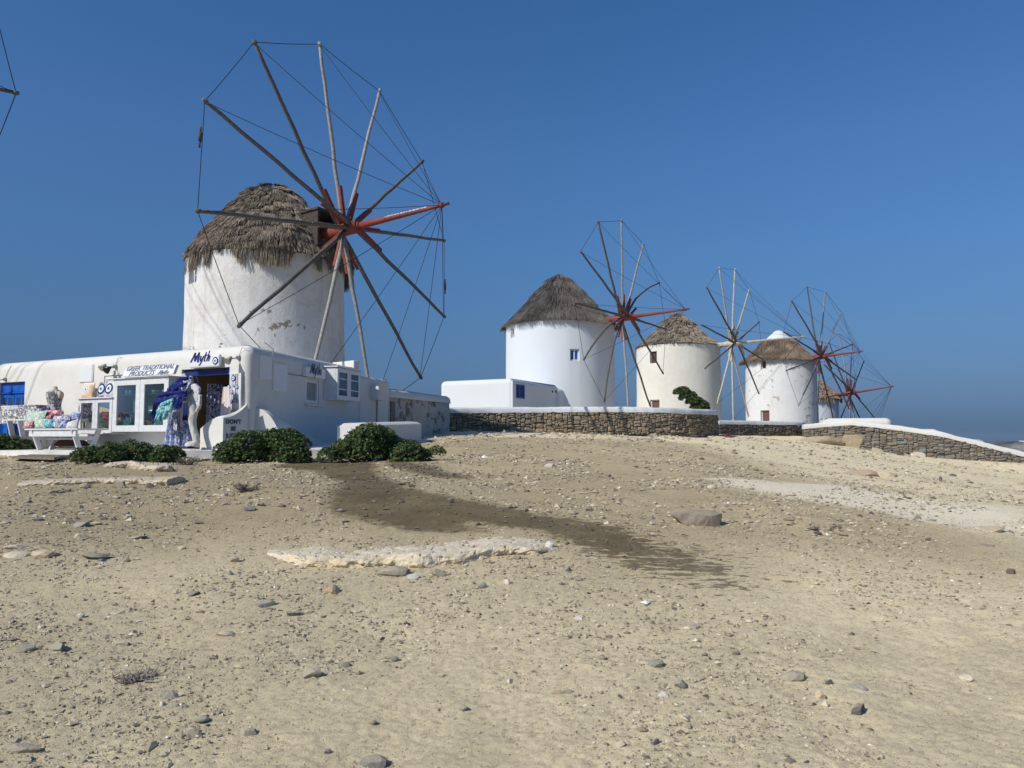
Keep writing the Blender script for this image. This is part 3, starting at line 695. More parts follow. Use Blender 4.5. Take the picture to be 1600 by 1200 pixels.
def rhole(u0, u1, v0, v1, d):
    a, z1 = rp(u0, v0); b, z0 = rp(u1, v1); z1 = rp((u0+u1)/2, v0)[1]; z0 = rp((u0+u1)/2, v1)[1]
    return (SP.find(rw(a, 0, 0).xy), SP.find(rw(b, 0, 0).xy), z0, z1, d, True), (a, b, z0, z1)
hw, hwr = rhole(478.5, 498.5, 593, 630.5, .14)
SP_fn = lambda s, z: ((SP.pos(s)[0].x, SP.pos(s)[0].y, z), (SP.pos(s)[1].x, SP.pos(s)[1].y, 0))
rt_ = .30
top = [(ZT-rt_+rt_*math.sin(a), rt_*(1-math.cos(a))) for a in [math.pi/2*q/6 for q in range(1, 7)]]
shell('wall', SP.L, SP_fn, SP.grid(.3), list(np.linspace(.7, ZT-rt_, 12)), [fhole(dS0, dS1, dZ0, dZ1, .4, False), fhole(bS0, bS1, bZ0, bZ1, .22, True), hw], WHITE, shop, True, top, .022, True, .8, 4)
a_, b_ = rp(478.5, 600)[0], rp(498.5, 600)[0]
window(shop, rw((hwr[0]+hwr[1])/2, -.10, (hwr[2]+hwr[3])/2), T, NT, (hwr[1]-hwr[0])*.97, (hwr[3]-hwr[2])*.985, PAINTW, CURT, .09, .07)
MB().box(rw((hwr[0]+hwr[1])/2, .05, hwr[2]-.05), T*((hwr[1]-hwr[0])/2+.1), NT*.06, ZV*.03, 0, .012).build('sill', WHITE, shop)
# blue double door at the far left
dd = thing('tmp', None, None, (0, 0, 0)); bpy.data.objects.remove(dd)
sm, zm = (bS0+bS1)/2, (bZ0+bZ1)/2
m = MB(); m.box(fw(sm, -.17, bZ1-.16), F*(bS1-bS0)/2*.99, NF*.05, ZV*.15, 0, .01); m.box(fw(sm, -.15, bZ1-.335), F*(bS1-bS0)/2*.99, NF*.07, ZV*.02); m.build('door_header', BLUE, shop)
for q in (0, 1):
    sc = bS0+(bS1-bS0)*(.25+.5*q); lf = MB(); hw2 = (bS1-bS0)*.245; zc = (bZ0+bZ1-.37)/2; hh = (bZ1-.37-bZ0)/2
    lf.box(fw(sc, -.18, zc), F*hw2, NF*.025, ZV*hh, 0, .008)
    for e in (-1, 0, 1): lf.box(fw(sc+e*(hw2-.05), -.145, zc), F*.05, NF*.012, ZV*hh)
    for e in (-1, -.1, 1): lf.box(fw(sc, -.144, zc+e*(hh-.06)), F*(hw2-.101), NF*.011, ZV*.06)
    d = lf.build('door', BLUE, shop)
    for e in (-1, 1):
        MB().box(fw(sc+e*hw2*.45, -.148, zc+hh*.47), F*(hw2*.28), NF*.006, ZV*(hh*.36)).build('pane', GLASS, d)
# entrance: blue beam, dark room behind, lit ceiling lamp
dm = (dS0+dS1)/2; dw = (dS1-dS0)/2
MB().box(fw(dm, -.14, dZ1-.10), F*dw*.985, NF*.06, ZV*.085, 0, .01).build('door_header', NAVY, shop)
m = MB(); dp = 3.6; wl = 1.5
def rq(pts): m.add(pts, [(0, 1, 2, 3)])
s0, s1, zb, zt = dm-dw-wl, dm+dw+.6, dZ0-.01, dZ1+.12
s0 = max(s0, 1.25); dp = 3.0
sf = dS0-.06
rq([fw(sf, -.42, zb), fw(s1, -.42, zb), fw(s1, -dp, zb), fw(s0, -dp, zb)])
rq([fw(sf, -.42, zt), fw(s0, -dp, zt), fw(s1, -dp, zt), fw(s1, -.42, zt)])
rq([fw(s0, -dp, zb), fw(s1, -dp, zb), fw(s1, -dp, zt), fw(s0, -dp, zt)])
rq([fw(sf, -.42, zb), fw(s0, -dp, zb), fw(s0, -dp, zt), fw(sf, -.42, zt)])
rq([fw(s1, -.42, zb), fw(s1, -.42, zt), fw(s1, -dp, zt), fw(s1, -dp, zb)])
rq([fw(sf, -.42, zb), fw(sf, -.42, zt), fw(dS0, -.42, zt), fw(dS0, -.42, zb)])
rq([fw(s1, -.42, zb), fw(dS1, -.42, zb), fw(dS1, -.42, zt), fw(s1, -.42, zt)])
ROOMM = simple('shop_room_wall', (.34, .27, .16), (.26, .20, .12), 2, .8, 0)
m.build('room', ROOMM, shop)
LAMP = mat('lit_lamp', (1, .95, .8)); LAMP.node_tree.nodes['Principled BSDF'].inputs['Emission Color'].default_value = (1, .82, .55, 1); LAMP.node_tree.nodes['Principled BSDF'].inputs['Emission Strength'].default_value = 2.2
lp = MB(); lp.lathe(fw(dm+.1, -1.7, zt-.06), [(.01, 0), (.22, .0), (.26, .02), (.26, .055)], 20); lp.build('ceiling_lamp', LAMP, shop)
# goods on shelves inside
SHELFW = simple('shelf_wood', (.40, .30, .18), (.30, .22, .13), 4)
shf = thing('shelf_unit', 'wooden shelf unit inside the shop entrance below the lit lamp', 'shelf', tuple(fw(dm-.3, -2.6, zb)))
for q in range(5):
    MB().box(fw(s0+.2, -2.2, zb+.25+q*.36), F*.18, NF*1.1, ZV*.015).build('shelf_board', SHELFW, shf)
for q in (0, 1): MB().box(fw(s0+.2, -1.11-q*2.16, zb+.95), F*.18, NF*.015, ZV*.95).build('side_panel', SHELFW, shf)
for q in range(4):
    for w_ in range(4):
        m = MB(); c = fw(s0+.27, -1.4-w_*.45, zb+.266+q*.36); hgt = rnd.uniform(.12, .24)
        m.lathe(c, [(.01, 0), (.05, .0), (.075, hgt*.45), (.03, hgt*.8), (.045, hgt), (.001, hgt)], 10)
        o = m.build('vase', [NAVY, PAINTW, BLUE, SHELFW][(q+w_) % 4]); props(o, ['navy', 'white', 'bright blue', 'wooden'][(q+w_) % 4]+' vase on the '+['lowest', 'second', 'third', 'top'][q]+' shelf inside the shop, '+['nearest the door', 'second from the door', 'third from the door', 'deepest in'][w_], 'vase', 'vases on the shelves inside the shop')
# flat wall boxes, meter cover, conduits
def fbox(name, u0, u1, v0, v1, n0, n1, mt, parent, bev=.012):
    a, b, z0, z1 = frect(u0, u1, v0, v1, n1); m = MB(); m.box(fw((a+b)/2, (n0+n1)/2, (z0+z1)/2), F*abs(b-a)/2, NF*(n1-n0)/2, ZV*(z1-z0)/2, 0, bev); return m.build(name, mt, parent), (a, b, z0, z1)
def rbox(name, u0, u1, v0, v1, n0, n1, mt, parent, bev=.012):
    a, z1 = rp((u0), (v0), n1); b, z0 = rp(u1, v1, n1); z1 = rp((u0+u1)/2, v0, n1)[1]; z0 = rp((u0+u1)/2, v1, n1)[1]
    m = MB(); m.box(rw((a+b)/2, (n0+n1)/2, (z0+z1)/2), T*abs(b-a)/2, NT*(n1-n0)/2, ZV*(z1-z0)/2, 0, bev); return m.build(name, mt, parent), (a, b, z0, z1)
fbox('meter_cover', 124, 143, 570, 597, -.02, .035, PAINTW, shop)
a, z = fp(146.5, 585); MB().tube([fw(a, .02, 3.7), fw(a, .02, 2.85)], .018, 8).build('conduit', PAINTW, shop)
m = MB(); s_, z_ = fp(164, 587)
for d_ in (0, .11): m.tube([fw(s_-d_, .015, 2.75), fw(s_-d_, .015, z_-d_), fw(s_-d_-1.0, .015, z_-d_+.01)], .013, 6)
m.build('conduit', PAINTW, shop)
rbox('shutter', 406.5, 425, 555.5, 592, -.02, .03, PAINTW, shop); o, q_ = rbox('shutter', 428, 449, 568.5, 612, -.02, .035, PAINTW, shop)
MB().box(rw((q_[0]+q_[1])/2, .04, q_[2]+.12), T*.25, NT*.008, ZV*.012).build('shutter_rail', PAINTW, shop)
m = MB()
for uu, v0, v1 in ((425.3, 543, 557),): 
    a1, z1 = rp(uu, v0); a2, z2 = rp(uu, v1); m.tube([rw(a1-.5, .03, z1+.1), rw(a1, .03, z1-.05), rw(a1, .03, z2-.6)], .014, 6)
m.build('conduit', PAINTW, shop)
# parapet beside the entrance with the painted lettering
def hblock(name, P, zf, z0, mt, parent, ni=14, nj=10, rnd_=.06):
    """masonry lump: P(a, b) plan point for a, b in 0..1, zf(a, b) its top"""
    V = []; m = MB()
    for j in range(nj+1):
        for i in range(ni+1):
            a, b = i/ni, j/nj; p = P(a, b); e = min(min(a, 1-a)*ni, min(b, 1-b)*nj, 1.5)/1.5
            V.append(Vector((p.x, p.y, zf(a, b)-rnd_*(1-e)**2+.006*mnoise.noise((p.x*4, p.y*4, 1)))))
    F_ = [(j*(ni+1)+i, j*(ni+1)+i+1, (j+1)*(ni+1)+i+1, (j+1)*(ni+1)+i) for j in range(nj) for i in range(ni)]
    m.add(V, F_, 0, True)
    ring = [i for i in range(ni+1)]+[(j+1)*(ni+1)-1 for j in range(1, nj+1)]+[nj*(ni+1)+i for i in range(ni-1, -1, -1)]+[j*(ni+1) for j in range(nj-1, 0, -1)]
    B = [V[i] for i in ring]; nb = len(B)
    m.add(B+[Vector((p.x, p.y, z0)) for p in B], [(i, i+nb, (i+1) % nb+nb, (i+1) % nb) for i in range(nb)], 0, False)
    return m.build(name, mt, parent)
ps1 = fp(313, 668, .75)[0]; pz1 = fp(313, 668, .75)[1]; ps0 = .07
def parz(a, b):           # a: 0 at the corner side .. 1 towards the door; b: 0 at the wall .. 1 outwards
    zz = 2.12*(1-a)+1.85*a+.08*math.sin(a*math.pi)
    return zz+.38*(1-b)**2*max(0, 1-a*1.8)
hblock('parapet', lambda a, b: fw(ps0+(ps1-ps0)*a, -.03+.78*b, 0), parz, .9, WHITE, shop)
def text_mesh(txt, size, shear=0, ext=.003, bold=0.0):
    cu = bpy.data.curves.new('lettering', 'FONT'); cu.body = txt; cu.size = size; cu.shear = shear; cu.extrude = ext; cu.offset = bold; cu.align_x = 'CENTER'; cu.resolution_u = 3
    ob = bpy.data.objects.new('lettering', cu); C.objects.link(ob); bpy.context.view_layer.update()
    me = bpy.data.meshes.new_from_object(ob.evaluated_get(bpy.context.evaluated_depsgraph_get())); bpy.data.objects.remove(ob); bpy.data.curves.remove(cu); return me
def frame(o, x, z, ): # matrix: text x axis, text up axis
    x = Vector(x).normalized(); z = Vector(z).normalized(); n = x.cross(z); return Matrix(((x.x, z.x, n.x, o[0]), (x.y, z.y, n.y, o[1]), (x.z, z.z, n.z, o[2]), (0, 0, 0, 1)))
def lettering(txt, size, o, x, z, mt, parent, shear=0, bold=0.0):
    me = text_mesh(txt, size, shear, .003, bold); me.materials.clear(); me.materials.append(mt); return link('lettering', me, parent, frame(o, x, z))
INK = mat('ink_dark_blue', (.02, .03, .07), .6); GREYINK = mat('ink_grey_blue', (.16, .19, .26), .6)
par = [o for o in bpy.data.objects if o.name == 'parapet'][0]
for i, tx in enumerate(("DON'T", 'BE', 'JUST A')):
    lettering(tx, .155, fw(ps0-.012, .43, 1.915-i*.175), inw, ZV, INK, par, 0, .002)
# step, buttress, bench, little roof parapet
hblock('step', lambda a, b: fw(dS0+.05+(dS1-dS0+.35)*a, .0+1.35*b, 0), lambda a, b: 1.29, .8, WHITE, shop, 6, 6, .03)
tb0, tb1 = .35, 4.1
hblock('buttress', lambda a, b: rw(tb0+(tb1-tb0)*b, -.03+.72*(1-.35*b)*a, 0), lambda a, b: 1.35+(2.42-1.35)*(1-b)**1.15*(1-.42*a**2)-.25*a**3*(1-b), .9, WHITE, shop, 12, 18, .09)
bq0 = rp(524, 680, .75)[0]; bq1 = rp(652, 684, .75)[0]
bench = thing('masonry_bench', 'white plastered masonry bench along the shaded side of the shop', 'bench', tuple(rw(4.4, 1.9, 1.4)))
hblock('seat_block', lambda a, b: rw(2.1+4.7*b, 1.45+.85*a, 0), lambda a, b: 1.97+.13*b, .9, WHITE, bench, 8, 22, .08)
q0 = at(523, 571, 27.2); q1 = at(557, 573, 26.4)
m = MB(); c = (q0+q1)/2; ax = (q1-q0)/2; ax.z = 0
MB().box(Vector((c.x, c.y, 4.06)), ax, Vector((-ax.y, ax.x, 0)).normalized()*.12, ZV*.16, 0, .04).build('roof_upstand', WHITE, shop)
# lean-to section and the peeling store room behind
def rsec(A, B, depth, z0, z1, nm, mt, label, rads=.12, rt=.2, amp=.02, holes=()):
    d = (B-A).normalized(); n = Vector((d.y, -d.x, 0)); pts = [(A.x, A.y), (B.x, B.y), ((B-n*depth).x, (B-n*depth).y), ((A-n*depth).x, (A-n*depth).y)]
    return pts, d, n
T2 = (AE-RE).normalized(); N2 = Vector((T2.y, -T2.x, 0)); J = RE+T2*2.2
lean = thing('lean_to', 'short lower white lean-to joining the shop and the peeling store room', 'outbuilding', (RE.x, RE.y, 1.5))
pts, d, n = rsec(RE-T2*.05+N2*.05, J+N2*.05, 2.4, 0, 0, '', None, '')
block('wall', pts, 1.0, 3.70, WHITE, lean, .10, .22, amp=.02, step=.3, seed=8)
MB().box(RE+T2*.95+N2*.22+ZV*3.12, T2*.27, N2*.17, ZV*.24, 0, .02).build('wall_box', WHITE, lean)
MB().tube([RE+T2*1.15+N2*.09+ZV*2.9, RE+T2*1.15+N2*.09+ZV*1.7], .022, 8).build('drain_pipe', METAL, lean)
store = thing('store_room', 'low store room with peeling stained plaster and a rounded white roof edge', 'outbuilding', (AE.x, AE.y, 1.8))
pts, d, n = rsec(J+T2*.01, AE, 2.6, 0, 0, '', None, '')
block('wall', pts, 1.2, 3.06, WPEEL, store, .12, .02, amp=.05, step=.22, zs=.2, seed=9)
pts, d, n = rsec(J+T2*.012+N2*.06, AE+N2*.06+T2*.05, 2.75, 0, 0, '', None, '')
block('roof', pts, 3.05, 3.38, WHITE, store, .16, .26, amp=.03, step=.3, seed=10)
dpz = J+T2*.3; MB().box(dpz+N2*.015+ZV*2.42, T2*.17, N2*.03, ZV*.48, 0, .01).build('door', GREYBOARD, store)
# white paved terrace round the shop
TZ = [(17, 2.3, 1.2), (9, 2.3, 1.21), (5.0, 2.0, 1.23), (3.0, 1.75, 1.24), (.6, 1.6, 1.26)]
inner = [fw(17, -.1, 1.24), fw(9, -.1, 1.25), fw(5, -.1, 1.26), fw(3, -.1, 1.27), fw(.3, -.1, 1.28)]+[rw(2.0, -.1, 1.32), rw(5, -.1, 1.44), rw(7.5, -.1, 1.55)]
outer = [fw(s, n, z) for s, n, z in TZ]+[rw(.6, 1.9, 1.27), rw(4.5, 2.6, 1.38), rw(7.5, 2.5, 1.5)]
m = MB(); m.sheet([inner, outer], 0, False); m.sheet([outer, [p-ZV*.5 for p in outer]], 0, False)
props(m.build('terrace', simple('terrace_limewash', (.74, .735, .71), (.58, .56, .52), 2.2, .9, .25, .02)), 'whitewashed terrace in front of the shop', None, None, 'structure')

# ---------------------------------------------------------------- signs, lamps, display cases
def strokes(paths, o, x, z, h, mt, parent, name='lettering', w=.06, xs=1.0):
    """brush lettering drawn as raised ribbons; paths in letter units, h the unit size"""
    x = Vector(x).normalized(); z = Vector(z).normalized(); n = x.cross(z); o = Vector(o); m = MB()
    for pth in paths:
        pts = [(px+.28*py, py, pw) for px, py, pw in pth]
        # smooth (Catmull-Rom)
        P = [pts[0]]+pts+[pts[-1]]; Q = []
        for i in range(1, len(P)-2):
            for s in range(5):
                t = s/5; Q.append(tuple(.5*((2*P[i][c])+(-P[i-1][c]+P[i+1][c])*t+(2*P[i-1][c]-5*P[i][c]+4*P[i+1][c]-P[i+2][c])*t*t+(-P[i-1][c]+3*P[i][c]-3*P[i+1][c]+P[i+2][c])*t**3) for c in range(3)))
        Q.append(P[-2]); L_, R_ = [], []
        for i, (a, b, ww) in enumerate(Q):
            p, q = Q[max(0, i-1)], Q[min(len(Q)-1, i+1)]; d = Vector((q[0]-p[0], q[1]-p[1])); d = d.normalized() if d.length > 1e-6 else Vector((1, 0)); e = Vector((-d.y, d.x))*w*ww
            L_.append(o+x*(a+e.x)*h*xs+z*(b+e.y)*h+n*.004); R_.append(o+x*(a-e.x)*h*xs+z*(b-e.y)*h+n*.004)
        m.sheet([R_, L_], 0, False)
    return m.build(name, mt, parent)
GLYPH = [[(0, 0, 1.2), (.12, .5, 1.2), (.22, 1.0, 1.5)], [(.22, 1.0, 1.3), (.34, .45, 1.3), (.40, .12, 1.3), (.50, .5, 1.1), (.62, 1.02, 1.4)], [(.62, 1.02, 1.5), (.68, .5, 1.5), (.74, .02, 1.2), (.84, .12, .7)],
         [(.92, .62, 1.0), (.93, .25, 1.0), (1.02, .10, .9), (1.14, .35, .9), (1.18, .62, 1.0)], [(1.18, .62, 1.0), (1.12, .0, 1.0), (1.04, -.32, .9), (.92, -.30, .6)],
         [(1.36, 1.0, 1.0), (1.36, .5, 1.0), (1.40, .06, .9), (1.50, .10, .6)], [(1.24, .66, .8), (1.40, .70, .8), (1.54, .72, .6)],
         [(1.66, 1.12, 1.0), (1.66, .6, 1.0), (1.64, .02, 1.0)], [(1.65, .3, .8), (1.76, .58, .8), (1.84, .5, .9), (1.84, .1, .9), (1.92, .05, .6)]]
GLYPHO = GLYPH+[[(2.10, .55, .8), (2.02, .35, .9), (2.06, .1, .9), (2.2, .08, .9), (2.26, .35, .9), (2.2, .55, .8), (2.10, .55, .8)]]
LIGHTBLUE = mat('glaze_light_blue', (.35, .58, .75), .3, .5); DEEPBLUE = mat('glaze_deep_blue', (.006, .02, .22), .25, .5); EYEW = mat('glaze_white', (.8, .82, .83), .35, .5)
def disc(m, o, x, z, r, mi, h, n=24):
    x = Vector(x).normalized(); z = Vector(z).normalized(); nn = x.cross(z); V = [Vector(o)+x*r*math.cos(2*math.pi*q/n)+z*r*math.sin(2*math.pi*q/n)+nn*h for q in range(n)]
    m.add(V+[Vector(o)+nn*h*1.15], [(q, (q+1) % n, n) for q in range(n)]+[tuple(range(n))[::-1]], mi)
    m.add(V+[v-nn*h for v in V], [(q, q+n, (q+1) % n+n, (q+1) % n) for q in range(n)], mi)
XF = -F            # to the viewer's right along the front wall
def eye(o, r, parent, x=XF, z=ZV, outer=None):
    m = MB(); disc(m, o, x, z, r, 0, .010); disc(m, o, x, z, r*.68, 1, .014); disc(m, o, x, z, r*.46, 2, .018); disc(m, o, x, z, r*.22, 3, .022)
    return m.build('eye_emblem', [outer or DEEPBLUE, EYEW, LIGHTBLUE, BLACKM], parent)
# shop name over the door
a, b, z0, z1 = frect(295, 341.5, 554.5, 574, .16)
sg = thing('name_sign', 'white scalloped name sign with blue script and an eye over the shop entrance', 'sign', tuple(fw((a+b)/2, .1, z0)))
m = MB(); w_ = abs(b-a); m.box(fw((a+b)/2, .1, (z0+z1)/2), F*w_/2, NF*.05, ZV*(z1-z0)/2, 0, .045); m.build('board', PAINTW, sg)
sl_ = max(a, b)
strokes(GLYPH, fw(sl_-.07, .152, z0+.15), XF, ZV, .25, NAVY, sg, w=.07, xs=1.45)
eye(fw(min(a, b)+.13, .152, (z0+z1)/2-.01), .10, sg, outer=NAVY)
# products sign on the tall case
a, b, z0, z1 = frect(193, 272, 572, 586.5, .56)
gs = thing('product_sign', 'long white sign with grey capitals on top of the tall display case', 'sign', tuple(fw((a+b)/2, .5, z0)))
m = MB(); w_ = abs(b-a); m.box(fw((a+b)/2, .50, (z0+z1)/2), F*w_/2, NF*.045+ZV*0, ZV*(z1-z0)/2-NF*.05, 0, .012); m.build('board', PAINTW, gs)
upv = (ZV*(z1-z0)/2-NF*.05).normalized()
gn = XF.cross(upv).normalized(); gc = fw((a+b)/2, .5, (z0+z1)/2)+gn*.048
lettering('GREEK TRADITIONAL', .195, gc+upv*.015, XF, upv, GREYINK, gs, .25, .003)
lettering('PRODUCTS', .195, gc-upv*.145+F*.25, XF, upv, GREYINK, gs, .25, .003)
strokes(GLYPHO, gc-upv*.14-F*.42, XF, upv, .115, GREYINK, gs, w=.06, xs=1.5)
# small name sign on the side wall
a, z1 = rp(478.5, 575, .12); b, z0 = rp(508.5, 588.6, .12); z1 = rp(493, 575, .12)[1]; z0 = rp(493, 590, .12)[1]
ss = thing('name_sign', 'small white box sign with blue script above the side window', 'sign', tuple(rw((a+b)/2, .06, z0)))
m = MB(); m.box(rw((a+b)/2, .06, (z0+z1)/2), T*(b-a)/2, NT*.06, ZV*(z1-z0)/2, 0, .012); m.build('board', PAINTW, ss)
strokes(GLYPHO, rw(a+.18*(b-a), .122, z0+.09), T, ZV, (b-a)*.62/2.5, NAVY, ss, w=.07)
m = MB(); m.tube([rw(a-1.0, .02, z0-.06), rw(a-1.0, .02, z0+.0), rw(a+.2, .02, z0+.0)], .012, 6); m.build('cable', GREYINK, ss)

def case(label, u0, u1, v0, v1, dep, ndoors, panes, group=None):
    a, b, z0, z1 = frect(u0, u1, v0, v1, dep); s0, s1 = min(a, b), max(a, b)
    t = thing('display_case', label, 'display case', tuple(fw((s0+s1)/2, dep/2, z0))); m = MB(); sc = (s0+s1)/2; hw_ = (s1-s0)/2; zc = (z0+z1)/2; hz = (z1-z0)/2; d2 = (dep-.03)/2
    m.box(fw(sc, .02, zc), F*hw_, NF*.012, ZV*hz); m.box(fw(s0+.012, d2+.016, zc), F*.012, NF*(d2-.016), ZV*hz); m.box(fw(s1-.012, d2+.016, zc), F*.012, NF*(d2-.016), ZV*hz)
    m.box(fw(sc, d2+.016, z0+.012), F*(hw_-.025), NF*(d2-.016), ZV*.012); m.box(fw(sc, d2+.016, z1-.012), F*(hw_-.025), NF*(d2-.016), ZV*.012)
    m.box(fw(sc, d2+.05, z1+.016), F*(hw_+.05), NF*(d2+.05), ZV*.0155, 0, .006)
    m.build('cabinet', PAINTED, t)
    for i in range(ndoors):
        c = s0+(s1-s0)*(i+.5)/ndoors; w_ = (s1-s0)/ndoors*.99; window(t, fw(c, dep-.03, zc), XF, NF, w_, (z1-z0)*.995, PAINTED, CASEGL, w_*.15, .045, 0, 0, 'door', 'pane')
    return t, s0, s1, z0, z1, dep
CASEGL = mat('case_glass', (.9, .95, .95), .03, .5); CASEGL.node_tree.nodes['Principled BSDF'].inputs['Transmission Weight'].default_value = 1; CASEGL.node_tree.nodes['Principled BSDF'].inputs['IOR'].default_value = 1.05
k = N(CASEGL); tr = k.n('ShaderNodeBsdfTransparent'); tr.inputs[0].default_value = (.58, .66, .65, 1); gl = k.n('ShaderNodeBsdfGlossy'); gl.inputs['Roughness'].default_value = .02; ms = k.n('ShaderNodeMixShader')
fr = k.n('ShaderNodeFresnel'); fr.inputs[0].default_value = 1.22; k.l(fr.outputs[0], ms.inputs[0]); k.l(tr.outputs[0], ms.inputs[1]); k.l(gl.outputs[0], ms.inputs[2]); k.l(ms.outputs[0], CASEGL.node_tree.nodes['Material Output'].inputs['Surface'])
K1 = case('tall white glazed display case on the front wall under the grey lettered sign', 178, 262, 591, 674.5, .46, 2, None)
K2 = case('low white glazed display case with eye cushions standing on top', 124, 174.5, 623, 678, .46, 2, None)
def cloth_mat(name, base, cols, scale=14, kind='noise'):
    m = mat(name, base, .9, .1); k = N(m); w = k.co('World')
    if kind == 'vor':
        v = k.n('ShaderNodeTexVoronoi'); v.inputs['Scale'].default_value = scale; k.l(w, v.inputs['Vector']); f = v.outputs['Distance']
        k.col(k.ramp(f, [(.12, cols[0]), (.22, base), (.42, base), (.5, cols[-1])]))
    else:
        f = k.noise(w, scale, 4, .6, 1.2); st = [(.3, base)]
        for i, c in enumerate(cols): st.append((.44+.36*i/max(1, len(cols)), c))
        r = k.ramp(f, st); k.col(r)
    return m
CL_NAVYW = cloth_mat('navy_white_print', (.02, .03, .13), [(.03, .05, .20), (.60, .62, .68), (.03, .05, .22)], 16)
CL_NAVY = cloth_mat('navy_scarf', (.012, .018, .10), [(.018, .028, .16), (.016, .024, .13), (.02, .03, .15), (.4, .42, .5)], 9)
CL_TEAL = cloth_mat('teal_cloth', (.03, .24, .27), [(.04, .33, .36), (.5, .66, .66)], 11)
CL_BLUEW = cloth_mat('blue_white_print', (.62, .66, .74), [(.08, .13, .34), (.66, .69, .75)], 13)
CL_CORAL = cloth_mat('coral_print', (.70, .25, .16), [(.10, .13, .32), (.68, .68, .72)], 8)
CL_HOUSE = cloth_mat('red_navy_print', (.70, .69, .66), [(.70, .69, .66), (.05, .07, .26), (.70, .69, .66), (.5, .09, .1)], 12)
CL_BLACKW = cloth_mat('black_white_print', (.70, .70, .69), [(.03, .03, .05), (.72, .72, .71)], 9)
CL_GREENW = cloth_mat('green_white_print', (.50, .58, .48), [(.22, .38, .32), (.7, .7, .62)], 12)
CL_RED = cloth_mat('red_cloth', (.46, .05, .07), [(.55, .16, .16), (.7, .6, .55)], 14)
CL_PINK = cloth_mat('pink_cloth', (.62, .20, .24), [(.5, .08, .14), (.72, .6, .58)], 12)
CL_WHITE = cloth_mat('white_cloth', (.72, .71, .68), [(.68, .66, .62), (.4, .42, .5)], 13)
CL_ORANGE = cloth_mat('peach_eye_print', (.76, .70, .62), [(.72, .42, .22), (.76, .72, .66)], 10)
BROWNC = cloth_mat('brown_cloth', (.05, .02, .018), [(.09, .04, .03)], 9)
def pillow(label, c, x, z, w, h, t, mt, group='cushions for sale outside the shop', cat='cushion', nm='cushion', decor=None):
    x = Vector(x).normalized(); z = Vector(z).normalized(); n = x.cross(z); c = Vector(c); m = MB(); q = 8
    for sgn in (1, -1):
        Gd = []
        for j in range(q+1):
            row = []
            for i in range(q+1):
                a, b = 2*i/q-1, 2*j/q-1; th = t*.5*(max(0, 1-a**4)*max(0, 1-b**4))**.55; pin = 1-.06*(a*a*(1-b*b)+b*b*(1-a*a))*0
                a2 = a*(1-.07*(1-b*b)); b2 = b*(1-.07*(1-a*a)); row.append(c+x*a2*w/2*pin+z*b2*h/2+n*th*sgn+n*.004*sgn)
            Gd.append(row)
        if sgn < 0: Gd = Gd[::-1]
        m.sheet(Gd, 0, True)
    o = m.build(nm, mt); props(o, label, cat, group); 
    return o, n
# tall case contents
tt, s0, s1, z0, z1, dep = K1; sw = (s1-s0)
LUM = mat('shelf_glass', (.3, .34, .34), .2, .5)
for q, zz in enumerate((.70, .36)):
    MB().box(fw((s0+s1)/2, .21, z0+(z1-z0)*zz), F*(sw/2-.03), NF*.17, ZV*.008).build('shelf', LUM, tt)
for i, (fs, mt) in enumerate([(.93, NAVY), (.86, EYEW), (.79, EYEW), (.72, GREENV := simple('jar_green', (.06, .14, .12), (.03, .07, .06), 8, .3))]):
    m = MB(); m.lathe(fw(s0+sw*fs, .25, z0+(z1-z0)*.70+.009), [(.001, 0), (.065, 0), (.07, .12), (.05, .15), (.055, .17), (.001, .172)], 14); o = m.build('ceramic_cup', mt); props(o, ['dark blue', 'white', 'white', 'dark green'][i]+' cup on the tall case upper shelf, '+['outermost', 'next to the outermost', 'beside the dark green cup', 'nearest the door stile'][i], 'cup', 'cups in the tall case')
for i in range(3):
    m = MB(); m.lathe(fw(s0+sw*(.36-.09*i), .25, z0+(z1-z0)*.70+.009), [(.001, 0), (.05, 0), (.085, .05), (.09, .10), (.08, .105), (.07, .06), (.001, .02)], 14); o = m.build('bowl', [EYEW, SHELFW, EYEW][i]); props(o, ['outer white bowl', 'tan bowl', 'inner white bowl'][i]+' on the upper shelf behind the right door of the tall case', 'bowl', 'bowls in the tall case')
def shirt(label, s, n, z, mt, h=.55, w=.42):
    m = MB(); pr = [(-.5, .62), (-.5, .80), (-.20, 1.0), (-.08, .97), (.08, .97), (.20, 1.0), (.5, .80), (.5, .62), (.30, .70), (.30, 0), (-.30, 0), (-.30, .70)]
    V = [fw(s+px*w, n+.03*math.sin(px*9), z+py*h) for px, py in pr]; m.add(V+[v+NF*.05 for v in V], [tuple(range(12))[::-1], tuple(range(12, 24))]+[(i, (i+1) % 12, (i+1) % 12+12, i+12) for i in range(12)])
    props(m.build('shirt', mt), label, 'shirt')
shirt('white embroidered shirt hanging behind the left door of the tall case', s0+sw*.70, .16, z0+.48, CL_WHITE, .62, .50)
pillow('teal cushion behind the left door of the tall case, outer one', fw(s0+sw*.83, .22, z0+.22), XF, ZV+NF*-.2, .50, .46, .2, CL_TEAL)
pillow('teal cushion behind the left door of the tall case, beside the door stile', fw(s0+sw*.62, .24, z0+.21), XF, ZV+NF*-.2, .42, .42, .2, CL_TEAL)
pillow('dull teal folded cushion at the foot of the right door of the tall case', fw(s0+sw*.26, .22, z0+.16), XF, ZV+NF*-.3, .62, .30, .18, CL_TEAL)
m = MB(); m.lathe(fw(s0+sw*.30, .25, z0+(z1-z0)*.36+.009), [(.001, 0), (.17, .01), (.22, .04), (.20, .05), (.001, .03)], 18); props(m.build('plate', EYEW), 'white plate on the lower shelf of the tall case', 'plate')
tt, s0, s1, z0, z1, dep = K2; sw = s1-s0
